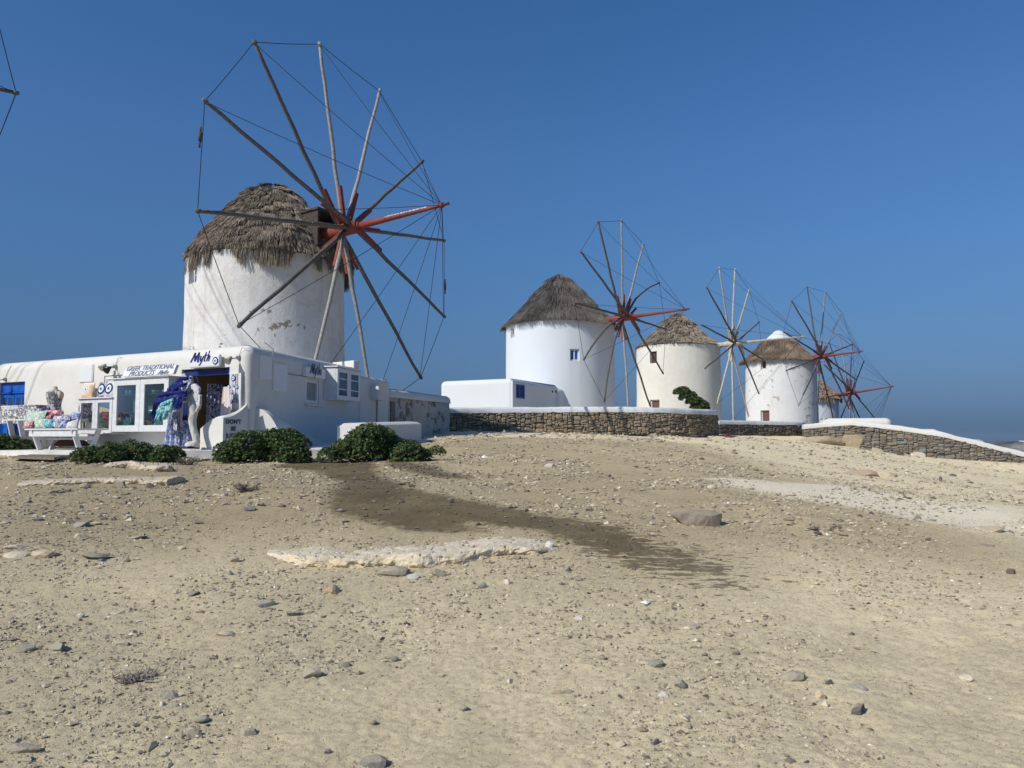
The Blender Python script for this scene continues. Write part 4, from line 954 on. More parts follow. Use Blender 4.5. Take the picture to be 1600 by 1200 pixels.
pillow('pale printed cushion behind the left door of the low case', fw(s0+sw*.70, .22, z0+.22), XF*.9-ZV*.4, ZV*.9+XF*.4, .50, .40, .2, CL_WHITE)
pillow('pale printed cushion behind the right door of the low case', fw(s0+sw*.24, .22, z0+.22), XF*.9-ZV*.4, ZV*.9+XF*.4, .50, .40, .2, CL_WHITE)
pillow('grey printed cushion at the back of the low case', fw(s0+sw*.45, .12, z0+.42), XF, ZV, .42, .34, .15, CL_BLACKW)
# eye cushions on the low case
zt_ = z1+.033
for (u, lab, mt, sz, ou) in ((132.5, 'peach cushion with a small blue eye on top of the low case', CL_ORANGE, .50, None), (156, 'white cushion with a half hidden navy eye on top of the low case', CL_BLACKW, .50, NAVY), (169.5, 'white cushion with one bold navy eye against the tall case', CL_WHITE, .50, NAVY)):
    s, z = fp(u, 610, .34); o, n = pillow(lab, fw(s, .22+.02*(u % 3), zt_+sz*.47), XF, ZV-NF*.22, sz*.94, sz*.95, .16, mt)
    nn = XF.cross((ZV-NF*.22).normalized()); e = eye(Vector(o.location)+ZV*sz*.47+nn*.075, .155 if ou else .09, o, XF, ZV-NF*.22, outer=ou or LIGHTBLUE)
# box window on the side wall
tb, qd = rbox('cabinet', 525, 560.5, 577, 626.5, 0, .40, PAINTED, bw := thing('box_window', 'white box window standing out from the shaded side wall', 'display case', tuple(rw(4, .2, 2.6))))
a_, b_, z0, z1 = qd; w2 = rp(525, 600, .45)[0]
for i in range(2):
    bb = (b_-a_)/2; window(bw, rw(a_+bb*(i+.5), .401, (z0+z1)/2), T, NT, bb*.985, (z1-z0)*.97, PAINTED, mat('dim_blue_glass%d' % i, (.035, .06, .10), .06, .7), .13, .05, 0, 2, 'window', 'pane')
m = MB(); m.box(rw((a_+b_)/2, .24, z1+.02), T*((b_-a_)/2+.05), NT*.24, ZV*.02, 0, .006); m.build('lid', PAINTED, bw)
# eye charm board
a, b, z0, z1 = frect(357, 375, 583, 641, .08)
cb = thing('charm_board', 'white board hung with blue glass eye charms right of the entrance', 'board', tuple(fw((a+b)/2, .05, z0)))
m = MB(); m.box(fw((a+b)/2, .04, (z0+z1)/2), F*abs(b-a)/2, NF*.03, ZV*(z1-z0)/2, 0, .01); m.build('board', PAINTED, cb)
CHARMS = ['largest blue eye charm at the top of the charm board', 'blue eye charm high on the left edge of the charm board', 'blue eye charm high on the right edge of the charm board', 'blue eye charm in the middle of the charm board', 'blue eye charm halfway down the left edge of the charm board', 'blue eye charm right of centre in the lower cluster', 'blue eye charm left of centre in the lower cluster', 'lowest blue eye charm near the parapet', 'small charm at the right edge of the lower cluster', 'tiny eye charm under the largest one', 'tiny eye charm right of the middle one']
for i, (uu, vv, r) in enumerate([(363.5, 591, .075), (356.5, 604.5, .055), (369, 604.5, .055), (361, 612.5, .055), (355.5, 621.5, .05), (366, 625, .055), (360.5, 627.5, .05), (356, 637, .045), (369.5, 627, .045), (364, 603, .03), (367, 614, .03)]):
    s, z = fp(uu, vv, .1); o = eye(fw(s, .075, z), r, None); props(o, CHARMS[i], 'charm', 'eye charms on the board')
    MB().tube([fw(s, .073, z+r), fw(s, .073, z1-.02)], .004, 4, 0, False).build('string', ROPE, o)
pk = MB(); s, z = fp(352.5, 632, .3); pk.sheet([[fw(s+.10*(1+.25*j)*(2*i/6-1), .28+.03*math.sin(i*2.2), z+.45-j*.22) for i in range(7)] for j in range(5)], 0, True, NF*.01)
props(pk.build('towel', cloth_mat('pale_pink_cloth', (.66, .48, .47), [(.7, .6, .58)], 8)), 'pale pink towel hanging at the edge of the entrance', 'towel')
# wall lamps
def spot(label, u, v, n, heads):
    s, z = fp(u, v, n); t = thing('wall_lamp', label, 'lamp', tuple(fw(s, 0, z)))
    MB().box(fw(s, .03, z+.03), F*.05, NF*.03, ZV*.05, 0, .008).build('bracket', METAL, t)
    for i, (ds, dz) in enumerate(heads):
        m = MB(); m.tube([fw(s, .05, z+.03), fw(s+ds*.6, .16, z+dz*.4), fw(s+ds, .22, z+dz)], .014, 6); m.build('arm', METAL, t)
        m = MB(); m.tube([fw(s+ds, .20, z+dz+.05), fw(s+ds, .26, z+dz-.01), fw(s+ds, .34, z+dz-.08)], [.03, .06, .10], 12); m.build('lamp_head', simple('lamp_beige', (.45, .40, .33), (.35, .31, .26), 5) if i == 0 else BLACKM, t)
    m = MB(); m.tube([fw(s, .02, z+.05), fw(s-.12, .02, z+.28), fw(s-.22, -.03, min(z+.5, ZT-.12))], .007, 5); m.build('cable', GREYINK, t)
spot('twin spot lamps on the front wall above the low case', 176, 574, .1, [(.16, .03), (-.05, -.05)])
spot('single spot lamp above the eye charm board', 369, 560, .1, [(.06, -.02)])
spot('small round lamp beside the blue door at the picture edge', 4, 594, .1, [(.02, 0)])

# ---------------------------------------------------------------- goods in front of the shop
def table(label, u0, u1, vt, vb, n, dep, apron=.17, leg='slab'):
    s1, zt = fp(u0, vt, n); s0, zt2 = fp(u1, vt, n); zt = (zt+zt2)/2; zb = 1.235
    t = thing('table', label, 'table', tuple(fw((s0+s1)/2, n-dep/2, zb)))
    MB().box(fw((s0+s1)/2, n-dep/2, zt-.02), F*(s1-s0)/2, NF*dep/2, ZV*.02, 0, .008).build('tabletop', PAINTED, t)
    if apron: MB().box(fw((s0+s1)/2, n-.06, zt-.04-apron/2), F*((s1-s0)/2-.14), NF*.015, ZV*apron/2).build('apron', PAINTED, t)
    for s in (s0+.28, s1-.30):
        m = MB()
        for sg in (-1, 1): m.box(fw(s, n-dep/2+sg*dep*.30, (zb+zt-.042)/2), F*.025, NF*.07-ZV*0, ZV*(zt-.042-zb)/2+NF*sg*.10)
        m.box(fw(s, n-dep/2, zb+.32), F*.02, NF*dep*.36, ZV*.05); m.build('leg', PAINTED, t)
    MB().box(fw((s0+s1)/2, n-dep/2, zb+.30), F*((s1-s0)/2-.3), NF*.05, ZV*.02).build('stretcher', PAINTED, t)
    return s0, s1, zt
ta = table('large white table piled with cushions in front of the white wall', 38, 121, 669.5, 700, 1.75, .85)
tbx = table('small white table at the left end beside the low bush', 4, 39, 655, 690, 1.5, .6, 0)
tcx = table('long white counter of black and white towels before the blue door', -40, 70, 640, 680, .85, .5, .1)
def gp(u, v, n): s, z = fp(u, v, n); return fw(s, n, z)
def pw(u0, u1, v0, v1, n, lab, mt, th=.2, lean=.25, cat='cushion', roll=0.0):
    a, b, z0, z1 = frect(u0, u1, v0, v1, n); x = (XF+ZV*roll); pillow(lab, fw((a+b)/2, n, (z0+z1)/2), x, ZV-NF*lean-XF*roll, abs(b-a), (z1-z0), th, mt)
pw(41, 70, 641, 669, 1.5, 'pale green floral cushion on the large table', CL_GREENW)
pw(57, 73, 654, 669.5, 1.62, 'white and green cushion leaning at the front of the large table', CL_GREENW, .14)
pw(40.5, 51, 657, 669, 1.66, 'small red cushion at the left front of the large table', CL_RED, .14)
pw(66, 77, 648, 669, 1.42, 'dark red cushion in the middle of the large table', CL_RED, .16)
pw(71, 85, 640, 655, 1.3, 'pink and white cushion on top of the pile behind', CL_PINK, .2)
pw(83, 97, 641, 650, 1.35, 'bright pink cushion lying on top beside the navy prints', CL_PINK, .2)
pw(69, 83, 655, 668.5, 1.62, 'teal gift box shaped cushion at the front of the large table', CL_TEAL, .14, .1)
pw(83, 95, 649, 669, 1.55, 'white cushion with a red and navy print on the large table', CL_HOUSE, .12, .2)
pw(95, 109, 647, 669.5, 1.50, 'navy and white printed cushion near the right end of the large table', CL_NAVYW, .12, .2)
pw(112, 124, 643, 660, 1.2, 'blue and white cushion leaning on the low case', CL_BLUEW, .16, .25)
pw(106, 121, 657, 671, 1.5, 'white floral cushion at the right end of the large table', CL_WHITE, .16, .3, roll=.2)
pw(112, 121, 655, 662, 1.4, 'brown cushion wedged behind the white floral one', BROWNC, .14, .3)
for i, (u0, u1, v0, v1, mt, l) in enumerate([(-14, 12, 633, 641, CL_BLACKW, 'stack of black and white towels at the picture edge'), (12, 40, 634, 642, CL_WHITE, 'white towels folded on the long counter'), (40, 68, 633, 641, CL_BLACKW, 'black and white towels at the right end of the counter')]):
    a, b, z0, z1 = frect(u0, u1, v0, v1, .6); m = MB()
    for q in range(3): m.box(fw((a+b)/2+.03*((q*7) % 3-1), .6, z0+(z1-z0)*(q+.5)/3), F*abs(b-a)/2*.95, NF*.2, ZV*(z1-z0)/6.3, 0, .02)
    props(m.build('towel_stack', mt), l, 'towels')
def cloth(nm, label, cat, A, B, drop, folds, amp, flare, mt, group=None, sway=0.0, taper_bottom=0.0):
    A, B = Vector(A), Vector(B); x = (B-A); h = x.cross(ZV).normalized(); R = []; nx, nz = 28, 16
    for j in range(nz+1):
        t = j/nz; row = []
        for i in range(nx+1):
            a = i/nx; e = (a-.5)*(1+flare*t); p = A+x*(.5+e)-ZV*drop*t*(1-taper_bottom*abs(2*a-1)**2)+h*(math.sin(a*folds*2*math.pi+t*1.3)*amp*(.35+.65*t)+sway*t*t)+x.normalized()*sway*.5*t*t
            row.append(p)
        R.append(row)
    m = MB(); m.sheet(R, 0, True, h*.008); o = m.build(nm, mt); return props(o, label, cat, group)
cloth('counter_cloth', 'black and white printed cloth hanging over the long counter', 'cloth', fw(tcx[1]-.1, .875, tcx[2]+.004), fw(tcx[0]+.1, .875, tcx[2]+.004), .42, 9, .02, 0, CL_BLACKW)
# dress form
s, zb = fp(84, 660, .9); n = .9
df = thing('dress_form', 'headless dress form in a patterned sleeveless top with a blue pouch', 'mannequin', tuple(fw(s, n, 1.24))); ztop = fp(84, 604, .9)[1]
H = ztop-.0; prof = [(.001, -1.02), (.19, -1.0), (.205, -.80), (.165, -.62), (.155, -.52), (.19, -.36), (.215, -.24), (.20, -.17), (.13, -.11), (.07, -.075), (.062, -.02), (.058, 0), (.001, .0)]
m = MB(); m.lathe(fw(s, n, ztop), prof[6:], 18); bd = m.build('torso', simple('form_skin', (.58, .45, .31), (.5, .38, .26), 4, .5, 0), df)
m = MB()
for sg in (-1, 1): m.tube([fw(s+sg*.17, n, ztop-.17), fw(s+sg*.245, n, ztop-.24), fw(s+sg*.25, n, ztop-.36)], [.06, .065, .05], 10)
m.build('shoulder', MATS['form_skin'], df)
m = MB(); m.lathe(fw(s, n, ztop), [(r*1.06+.008, z) for r, z in prof[1:9]], 20, 0, True, .08); m.build('top', CL_BLACKW, df)
MB().box(fw(s+.05, n+.215, ztop-.74), F*.19, NF*.02, ZV*.11, 0, .015).build('pouch', NAVY, df)
MB().tube([fw(s, n, ztop-1.0), fw(s, n, 1.24)], .025, 8).build('stand', METAL, df)
# driftwood stand hung with scarves
dn = 1.05
def dp_(u, v, n=dn): return gp(u, v, n)
dt = thing('driftwood_stand', 'whitewashed driftwood trunk with branches hung with scarves before the entrance', 'driftwood', tuple(dp_(300, 696)))
DRIFT = simple('bleached_driftwood', (.62, .605, .57), (.33, .31, .28), 7, .8, .8, .02, (3, 3, .8))
m = MB(); m.tube([dp_(305, 697), dp_(307, 690), dp_(305, 680), dp_(301.5, 668), dp_(300.5, 656), dp_(303, 645), dp_(301, 634), dp_(297, 621), dp_(294, 607), dp_(292.5, 596)], [.10, .09, .085, .085, .095, .095, .09, .085, .075, .065], 12)
m.build('trunk', DRIFT, dt)
for pts, r in [([dp_(293, 605), dp_(294.5, 597), dp_(299, 588)], [.07, .055, .03]), ([dp_(292.5, 600), dp_(289, 592), dp_(286.5, 584.5)], [.075, .06, .045]), ([dp_(295, 613), dp_(288, 610), dp_(284, 612)], [.06, .05, .035]),
               ([dp_(298, 624), dp_(289, 625.5), dp_(272, 626.5), dp_(262, 629)], [.06, .05, .04, .03]), ([dp_(302.5, 650), dp_(308, 642), dp_(311, 634)], [.06, .045, .03]), ([dp_(297, 620), dp_(301, 614), dp_(300, 609)], [.05, .04, .03]),
               ([dp_(293, 603), dp_(283, 604), dp_(276, 601)], [.05, .04, .03])]:
    MB().tube(pts, r, 9).build('branch', DRIFT, dt)
m = MB(); m.lathe(dp_(301, 696.5)-ZV*.0, [(.001, .12), (.12, .10), (.17, .06), (.19, 0)], 14, 0, True, .2); m.build('foot_stone', DRIFT, dt)
def scarf(label, pts, r, mt, n, grp='scarves on the driftwood stand', drop=.32):
    P_ = [dp_(u, v, n) for u, v in pts]; m = MB(); q = random.Random(len(label)); k_ = 5
    # several loose folds side by side
    for f in range(3):
        m.tube([p+Vector((q.uniform(-.03, .03), q.uniform(-.05, .05), (f-1)*.075*r[i]/.12+q.uniform(-.015, .015))) for i, p in enumerate(P_)], [x*.42 for x in r], 9)
    # the loose cloth hanging from the bundle, in folds, blown a little to the left
    R = []; nx = 26
    for j in range(9):
        tt = j/8; row = []
        for i in range(nx+1):
            a = i/nx*(len(P_)-1); i0 = min(len(P_)-2, int(a)); pp = P_[i0].lerp(P_[i0+1], a-i0)
            row.append(pp+NF*(.05*math.sin(i*1.5+tt*1.2+len(label))*(.3+tt)+.03)-ZV*(tt*drop*(.75+.35*math.sin(i*.55+len(label))))+F*(.10*tt*tt)+F*.02*math.sin(i*2.3))
        R.append(row)
    m.sheet(R, 0, True, NF*-.006)
    props(m.build('scarf', mt), label, 'scarf', grp)
scarf('navy patterned scarf sweeping down left from the top branches', [(296, 594), (285, 596), (273, 604), (266, 612), (262, 618)], [.09, .12, .13, .12, .08], CL_NAVY, 1.2)
scarf('navy scarf with white flecks along the long branch', [(291, 616), (277, 617.5), (262, 620), (249, 624), (243, 630)], [.07, .11, .13, .14, .10], CL_NAVY, 1.25)
scarf('dark navy scarf end hanging at the left tip of the branch', [(262, 622), (250, 628), (244, 635), (247, 641)], [.10, .14, .15, .08], CL_NAVY, 1.15)
scarf('teal scarf hanging under the long branch', [(272, 629), (265, 633), (256, 638), (247, 643)], [.10, .14, .15, .08], CL_TEAL, 1.28)
scarf('navy and white scarf tied round the top of the trunk', [(287, 592), (292, 597), (298, 596), (299.5, 590)], [.07, .10, .10, .06], CL_NAVYW, 1.18)
cloth('dress', 'long blue and white printed dress hanging under the scarves', 'dress', dp_(265, 641, .75), dp_(281, 641, .75), 1.02, 3, .06, .55, CL_BLUEW, 'dresses by the entrance', 0, .12)
cloth('dress', 'dark blue speckled dress hanging beside the driftwood foot', 'dress', dp_(286, 657, .72), dp_(297, 657, .72), .68, 3, .05, .9, CL_NAVYW, 'dresses by the entrance', 0, .1)
cloth('cloth_strip', 'plain royal blue cloth hanging at the left side of the entrance', 'cloth', dp_(287, 629, .55), dp_(294, 629, .55), .6, 2, .02, .1, NAVY)
cloth('apron', 'coral and navy printed apron in front of the long printed dress', 'apron', dp_(268, 655, .84), dp_(277, 655, .84), .36, 2, .03, .3, CL_CORAL)
for i, (u, v, h) in enumerate(((306, 603, .46), (308, 615, .46))):
    m = MB(); c = dp_(u, v, .45); P_ = [(-.17, 0), (.02, .06), (.19, -.06), (.17, -h*.85), (.02, -h), (-.15, -h*.8)]
    V = [c-F*a+ZV*b for a, b in P_]; m.add(V+[x+NF*.07 for x in V], [tuple(range(6))[::-1], tuple(range(6, 12))]+[(q, (q+1) % 6, (q+1) % 6+6, q+6) for q in range(6)])
    o = m.build('bag', CL_WHITE); props(o, ['upper', 'lower'][i]+' of two white cloth bags hanging in the entrance', 'bag', 'white bags in the entrance')
    MB().tube([c-F*(-.12), c+ZV*.26, c-F*.14], .012, 6).build('strap', NAVY, o)
for i, (dsx, mt, w_) in enumerate(((.12, CL_NAVYW, .5), (.62, CL_NAVY, .5), (1.05, CL_NAVYW, .35))):
    cloth('dress', ['navy printed dress on the rail just inside the entrance', 'plain navy dress in the middle of the inside rail', 'speckled navy dress at the inner end of the rail'][i], 'dress', fw(dS1-.25-dsx*.25, -.5-dsx, dZ1-.35), fw(dS1-.25-dsx*.25-w_*.5, -.5-dsx-w_*.6, dZ1-.35), 1.5, 4, .04, .1, mt, 'dresses on the inside rail')
# dark heap under the tables and door mat boards
def lump(nm, label, cat, c, r, mt, seed, kind=None):
    bm = bmesh.new(); bmesh.ops.create_icosphere(bm, subdivisions=3, radius=1)
    for v in bm.verts:
        p = v.co.copy(); f = 1+.35*mnoise.noise(p*1.8+Vector((seed, 0, 0))); v.co = Vector((p.x*r[0]*f, p.y*r[1]*f, max(-.2, p.z)*r[2]*f))
    m = MB(); m.bm(bm, 0, True); o = m.build(nm, mt); o.location = Vector(c); return props(o, label, cat)
lump('folded_blanket', 'dark brown blanket heap on the terrace under the large table', 'blanket', gp(112, 697, .9), (.42, .2, .17), BROWNC, 4)
m = MB(); wb = [on_ground(18, 720), on_ground(84, 723.5), on_ground(114, 713.5), on_ground(52, 713)]
wbt = thing('board_platform', 'weathered grey wooden boards lying flat before the terrace', 'boards', tuple(wb[0]))
zz = max(p.z for p in wb)+.05
for q in range(4):
    a = q/4+.008; b = (q+1)/4-.008; L0 = wb[0].lerp(wb[3], a); L1 = wb[0].lerp(wb[3], b); R0_ = wb[1].lerp(wb[2], a); R1_ = wb[1].lerp(wb[2], b); V = [Vector((p.x, p.y, zz+.01*(q % 2))) for p in (L0, R0_, R1_, L1)]
    m = MB(); m.add(V+[p-ZV*.06 for p in V], [(0, 1, 2, 3), (7, 6, 5, 4), (0, 4, 5, 1), (1, 5, 6, 2), (2, 6, 7, 3), (3, 7, 4, 0)]); m.build('board', GREYBOARD, wbt)

# ---------------------------------------------------------------- white house in front of the second mill
HB = at(800, 682, 44); HB.z = 0; HL = at(686, 682, 46.5); HL.z = 0; HR = at(872, 682, 50.3); HR.z = 0
hF = (HL-HB).normalized(); hT = (HR-HB).normalized(); hN = Vector((hT.y, -hT.x, 0)); hz = 4.95
house = thing('house', 'low white rounded house with blue windows in front of the clean white windmill', 'house', (HB.x, HB.y, 2.0))
hp = [(HL.x, HL.y), (HB.x, HB.y), (HR.x, HR.y), tuple((HR+hF*4).xy), tuple((HL+hT*5).xy)]
HP = Path(hp, [.35, .2, .1, .1, .3])
def hrp(u, v):
    p = hit_plane(u, v, HB, hN); return (p-HB).dot(hT), p.z
a, z1 = hrp(805, 600.5); b, z0 = hrp(820.5, 623.5); z1 = hrp(812, 600.5)[1]
hh = (HP.find((HB+hT*a).xy), HP.find((HB+hT*b).xy), z0, z1, .15, True)
block('wall', hp, 1.2, hz, WCLEAN, house, [.35, .2, .1, .1, .3], .3, [hh], .4, .02, .5, 12)
window(house, HB+hT*(a+b)/2-hN*.1+ZV*(z0+z1)/2, hT, hN, (b-a)*.97, (z1-z0)*.97, BLUE, NAVY, .07, .06, 1, 1)
MB().box(HB+hT*.2+hF*.02-Vector((hF.y, -hF.x, 0))*0+hN*.02+ZV*2.9, hT*.22, hN*.06, ZV*1.9, 0, .03).build('pilaster', WCLEAN, house)
for u in (863, 868): 
    q, z = hrp(u, 612); MB().box(HB+hT*q+hN*.01+ZV*z, hT*.07, hN*.02, ZV*.07).build('vent', BLACKM, house)
# low annex at its right end
A1 = at(873, 682, 50.0); A1.z = 0; A2 = at(903, 682, 52.2); A2.z = 0; aT = (A2-A1).normalized(); aN = Vector((aT.y, -aT.x, 0))
block('annex', [(A1.x, A1.y), (A2.x, A2.y), tuple((A2-aN*2.4).xy), tuple((A1-aN*2.4).xy)], 1.4, 4.75, WCLEAN, house, .15, .28, (), .4, .02, .5, 13)
dpos = at(906.5, 619, 51.2)
MB().box(dpos, aT*.22, aN*.05, ZV*.75, 0, .01).build('door', NAVY, house)

# ---------------------------------------------------------------- rubble walls, stone by stone
def stone_mat(name, cols, moss=.2):
    m = mat(name, cols[0], .95, .1); k = N(m); r = k.rand(); w = k.co('World')
    n = k.noise(w, 5, 5, .65); n2 = k.noise(w, 30, 4, .6)
    c = k.ramp(r, [(i/(len(cols)-1), x) for i, x in enumerate(cols)])
    c = k.mix(k.math('MULTIPLY', k.ramp(n, [(.35, 0), (.7, 1)]), .55), c, (.19, .165, .13))
    c = k.mix(k.math('MULTIPLY', k.ramp(n2, [(.5, 0), (.72, 1)]), .3), c, (.09, .08, .07))
    k.col(c); k.nor(k.bump(k.math('ADD', n, k.math('MULTIPLY', n2, .5)), .8, .03)); return m
STONE1 = stone_mat('rubble_stone', [(.22, .18, .125), (.30, .245, .165), (.16, .14, .11), (.36, .29, .19), (.24, .21, .165), (.40, .32, .21)])
STONE2 = stone_mat('slate_rubble', [(.19, .17, .14), (.28, .22, .15), (.15, .15, .145), (.33, .27, .19), (.22, .22, .21), (.25, .19, .135), (.20, .24, .235)])
STONED = stone_mat('dark_rubble', [(.10, .09, .078), (.14, .12, .095), (.08, .075, .07), (.17, .145, .11)])
MORTAR = simple('dark_mortar', (.15, .125, .09), (.08, .068, .05), 8, .95, .4)
def stone_variants(mt, n=14):
    out = []
    for i in range(n):
        q = random.Random(50+i); m = MB(); K = 9; ph = q.uniform(0, 6)
        def ring(sc, y):
            V = []
            for j in range(K):
                a = 2*math.pi*j/K+ph*.1; ca, sa = math.cos(a), math.sin(a); pw_ = .42+.14*((i*7) % 5)/5
                V.append((sc*math.copysign(abs(ca)**pw_, ca)*.5*(1+jit[j]), y+yj[j]*(y < -.1), sc*math.copysign(abs(sa)**pw_, sa)*.5*(1+jit2[j])))
            return V
        jit = [q.uniform(-.13, .05) for _ in range(K)]; jit2 = [q.uniform(-.13, .05) for _ in range(K)]; yj = [q.uniform(-.12, .12) for _ in range(K)]
        V = ring(1, .6)+ring(1, -.18)+ring(.88, -.40)+ring(.5, -.5)+[(q.uniform(-.1, .1), -.52+q.uniform(-.06, .06), q.uniform(-.1, .1))]
        Fs = [(b*K+j, b*K+(j+1) % K, (b+1)*K+(j+1) % K, (b+1)*K+j) for b in range(3) for j in range(K)]+[(3*K+j, 3*K+(j+1) % K, 4*K) for j in range(K)]
        m.add(V, Fs, 0, False); out.append(m.mesh('stone', mt))
    return out
def rubble(label, pts, zb, zt, cop_h, mt, cw, ch, big=.12, thick=.45, seed=0, over=.05, cop_mt=None, limit=295, darkend=None, batter=0.0, base_down=.5, name='stone_wall', coping=True):
    """dry-stone wall along plan points; zb(s), zt(s) base and top; stones set one by one on a mortar core"""
    q = random.Random(seed); pts = [Vector((p[0], p[1], 0)) for p in pts]; S = [0]
    for a, b in zip(pts, pts[1:]): S.append(S[-1]+(b-a).length)
    L = S[-1]
    def pos(s):
        s = max(0, min(L, s))
        for i in range(len(pts)-1):
            if s <= S[i+1]+1e-9:
                d = (pts[i+1]-pts[i]).normalized(); e = Vector((d.y, -d.x, 0)); return pts[i]+d*(s-S[i]), d, e
    def spos(s):
        p, d, e = pos(s); d2 = (pos(s+.6)[0]-pos(s-.6)[0]).normalized(); return p, d2, Vector((d2.y, -d2.x, 0))
    p0 = pos(0)[0]; t = thing(name, label, 'wall', (p0.x, p0.y, zb(0)), 'rubble walls below the windmills')
    ns = max(8, int(L/.5)); fr, bk = [], []
    for i in range(ns+1):
        s = L*i/ns; p, d, e = spos(s); fr.append((p-e*.07, zb(s)-base_down, zt(s)-.02)); bk.append((p-e*thick, zb(s)-base_down, zt(s)-.02))
    m = MB(); V = [Vector((p.x, p.y, z)) for p, z, _ in fr]; V2 = [Vector((p.x, p.y, z)) for p, _, z in fr]; V3 = [Vector((p.x, p.y, z)) for p, _, z in bk]; V4 = [Vector((p.x, p.y, z)) for p, z, _ in bk]
    m.sheet([V, V2, V3, V4], 0, False); m.add([V[0], V2[0], V3[0], V4[0]], [(0, 3, 2, 1)]); m.add([V[-1], V2[-1], V3[-1], V4[-1]], [(0, 1, 2, 3)])
    m.build('core', MORTAR, t)
    if coping:
        R = []
        prof = [(over, -.03), (over+.015, cop_h*.55), (over-.03, cop_h*.9), (over-.12, cop_h), (-thick+.1, cop_h), (-thick-over, cop_h*.6), (-thick-over, -.03)]
        for (o_, z_) in prof:
            row = []
            for i in range(ns*2+1):
                s = L*i/(ns*2); p, d, e = spos(s); row.append(p+e*(o_+.012*mnoise.noise((s*1.7, z_*9, seed)))+ZV*(zt(s)+z_*(1+.12*mnoise.noise((s*.9, 3, seed)))+.025*mnoise.noise((s*2.3, o_*5, seed))))
            R.append(row)
        m = MB(); m.sheet(R[::-1], 0, True); m.sheet([[r[0] for r in R], [R[0][0]]*len(R)], 0, False); m.sheet([[r[-1] for r in R], [R[0][-1]]*len(R)][::-1], 0, False)
        m.build('coping', cop_mt or COPE, t)
    # greedy rubble packing on a fine grid
    nx = int(L/cw); hmax = max(zt(L*i/20)-zb(L*i/20) for i in range(21))+base_down*.4; nz = int(hmax/ch)+1
    occ = np.zeros((nz, nx), bool); stones = []
    for r in range(nz):
        for c in range(nx):
            if occ[r, c]: continue
            s = (c+.5)*cw
            lo = zb(s)-base_down*.4
            w = q.choice([3, 4, 5, 6, 6, 7, 8, 9]); h = q.choice([1, 1, 2, 2, 3, 3, 4])
            if q.random() < big: w = q.choice([6, 7, 8, 9]); h = q.choice([4, 5, 6])
            w2 = 0
            while w2 < w and c+w2 < nx and not occ[r, c+w2]: w2 += 1
            h2 = 1
            while h2 < h and r+h2 < nz and not occ[r+h2, c:c+w2].any(): h2 += 1
            occ[r:r+h2, c:c+w2] = True; stones.append((c, r, w2, h2))
    vs_ = stone_variants(mt); todo = []
    for (c, r, w, h) in stones:
        s = (c+w/2)*cw; z = zb(s)-base_down*.4+(r+h/2)*ch; W_, H_ = w*cw, h*ch
        ztop = zt(s)-.012
        if z-H_/2 > ztop-.03: continue
        if z+H_/2 > ztop: H_ -= (z+H_/2-ztop); z = ztop-H_/2
        todo.append((W_*H_, s, z, W_, H_))
    todo.sort(key=lambda x: -x[0]*(1 if x[2]+x[4]*.5 > zb(x[1]) else .01))
    rest = MB()
    for i, (ar, s, z, W_, H_) in enumerate(todo):
        p, d, e = spos(s); dep = q.uniform(.13, .2); ro = q.uniform(-.13, .13); out = q.uniform(-.05, .04)
        x = d*math.cos(ro)+ZV*math.sin(ro); zz = ZV*math.cos(ro)-d*math.sin(ro); o = p+e*(out-.02)
        sx_, sz_ = W_*q.uniform(.93, 1.08), H_*q.uniform(.92, 1.12); z += q.uniform(-.018, .018); fl = q.choice((-1, 1))
        M = Matrix(((x.x*sx_*fl, -e.x*dep, zz.x*sz_, o.x), (x.y*sx_*fl, -e.y*dep, zz.y*sz_, o.y), (x.z*sx_*fl, 0, zz.z*sz_, z), (0, 0, 0, 1)))
        me = vs_[q.randrange(len(vs_))]
        if i < limit: link('stone', me, t, M)
        else:
            vv = [M @ v.co for v in me.vertices]; rest.add(vv, [tuple(pl.vertices) for pl in me.polygons])
    if rest.v: rest.build('small_stone_fill', mt, t)['kind'] = 'stuff'
    return t, pos, L
w1 = [at(u, 682, Y) for u, Y in ((690, 37.4), (760, 38.0), (860, 38.3), (960, 38.3), (1022, 38.3), (1050, 38.6), (1082, 39.3), (1108, 40.3), (1119, 41.2), (1121, 42.2), (1119, 43.6))]
def zline(pts_uvY):
    """height along a wall from (u, v, Y) samples"""
    P_ = [at(*p) for p in pts_uvY]
    def f(s, S=[0]): return 0
    xs = [0]
    for a, b in zip(P_, P_[1:]): xs.append(xs[-1]+math.hypot(b.x-a.x, b.y-a.y))
    zs = [p.z for p in P_]
    return lambda s: float(np.interp(s, xs, zs))
Y1 = ((690, 37.4), (760, 38.0), (860, 38.3), (960, 38.3), (1022, 38.3), (1050, 38.6), (1082, 39.3), (1108, 40.3), (1121, 42.2), (1119, 43.6))
vb1 = (673, 674, 677, 679, 681, 682, 682.5, 683, 683, 682); vt1 = (644.3, 644.2, 643.6, 643, 644, 645, 646, 647.3, 649, 650)
rubble('long rubble wall with white coping between the store room and the leaning shrub', [p.xy for p in w1], zline([(u, v, Y) for (u, Y), v in zip(Y1, vb1)]), zline([(u, v, Y) for (u, Y), v in zip(Y1, vt1)]), .25, STONE1, .052, .044, .13, .5, 1)
Y2 = ((1123, 50.0), (1180, 52), (1240, 53.5), (1255, 54.2), (1258, 55.5))
w2_ = [at(u, 682, Y) for u, Y in Y2]
rubble('short dark rubble wall with thin white coping before the chipped windmill', [p.xy for p in w2_], zline([(u, v, Y) for (u, Y), v in zip(Y2, (679, 680.5, 681.5, 682, 682))]), zline([(u, v, Y) for (u, Y), v in zip(Y2, (662.3, 663, 663.5, 664, 664))]), .24, STONED, .075, .06, .2, .5, 2, over=.06)
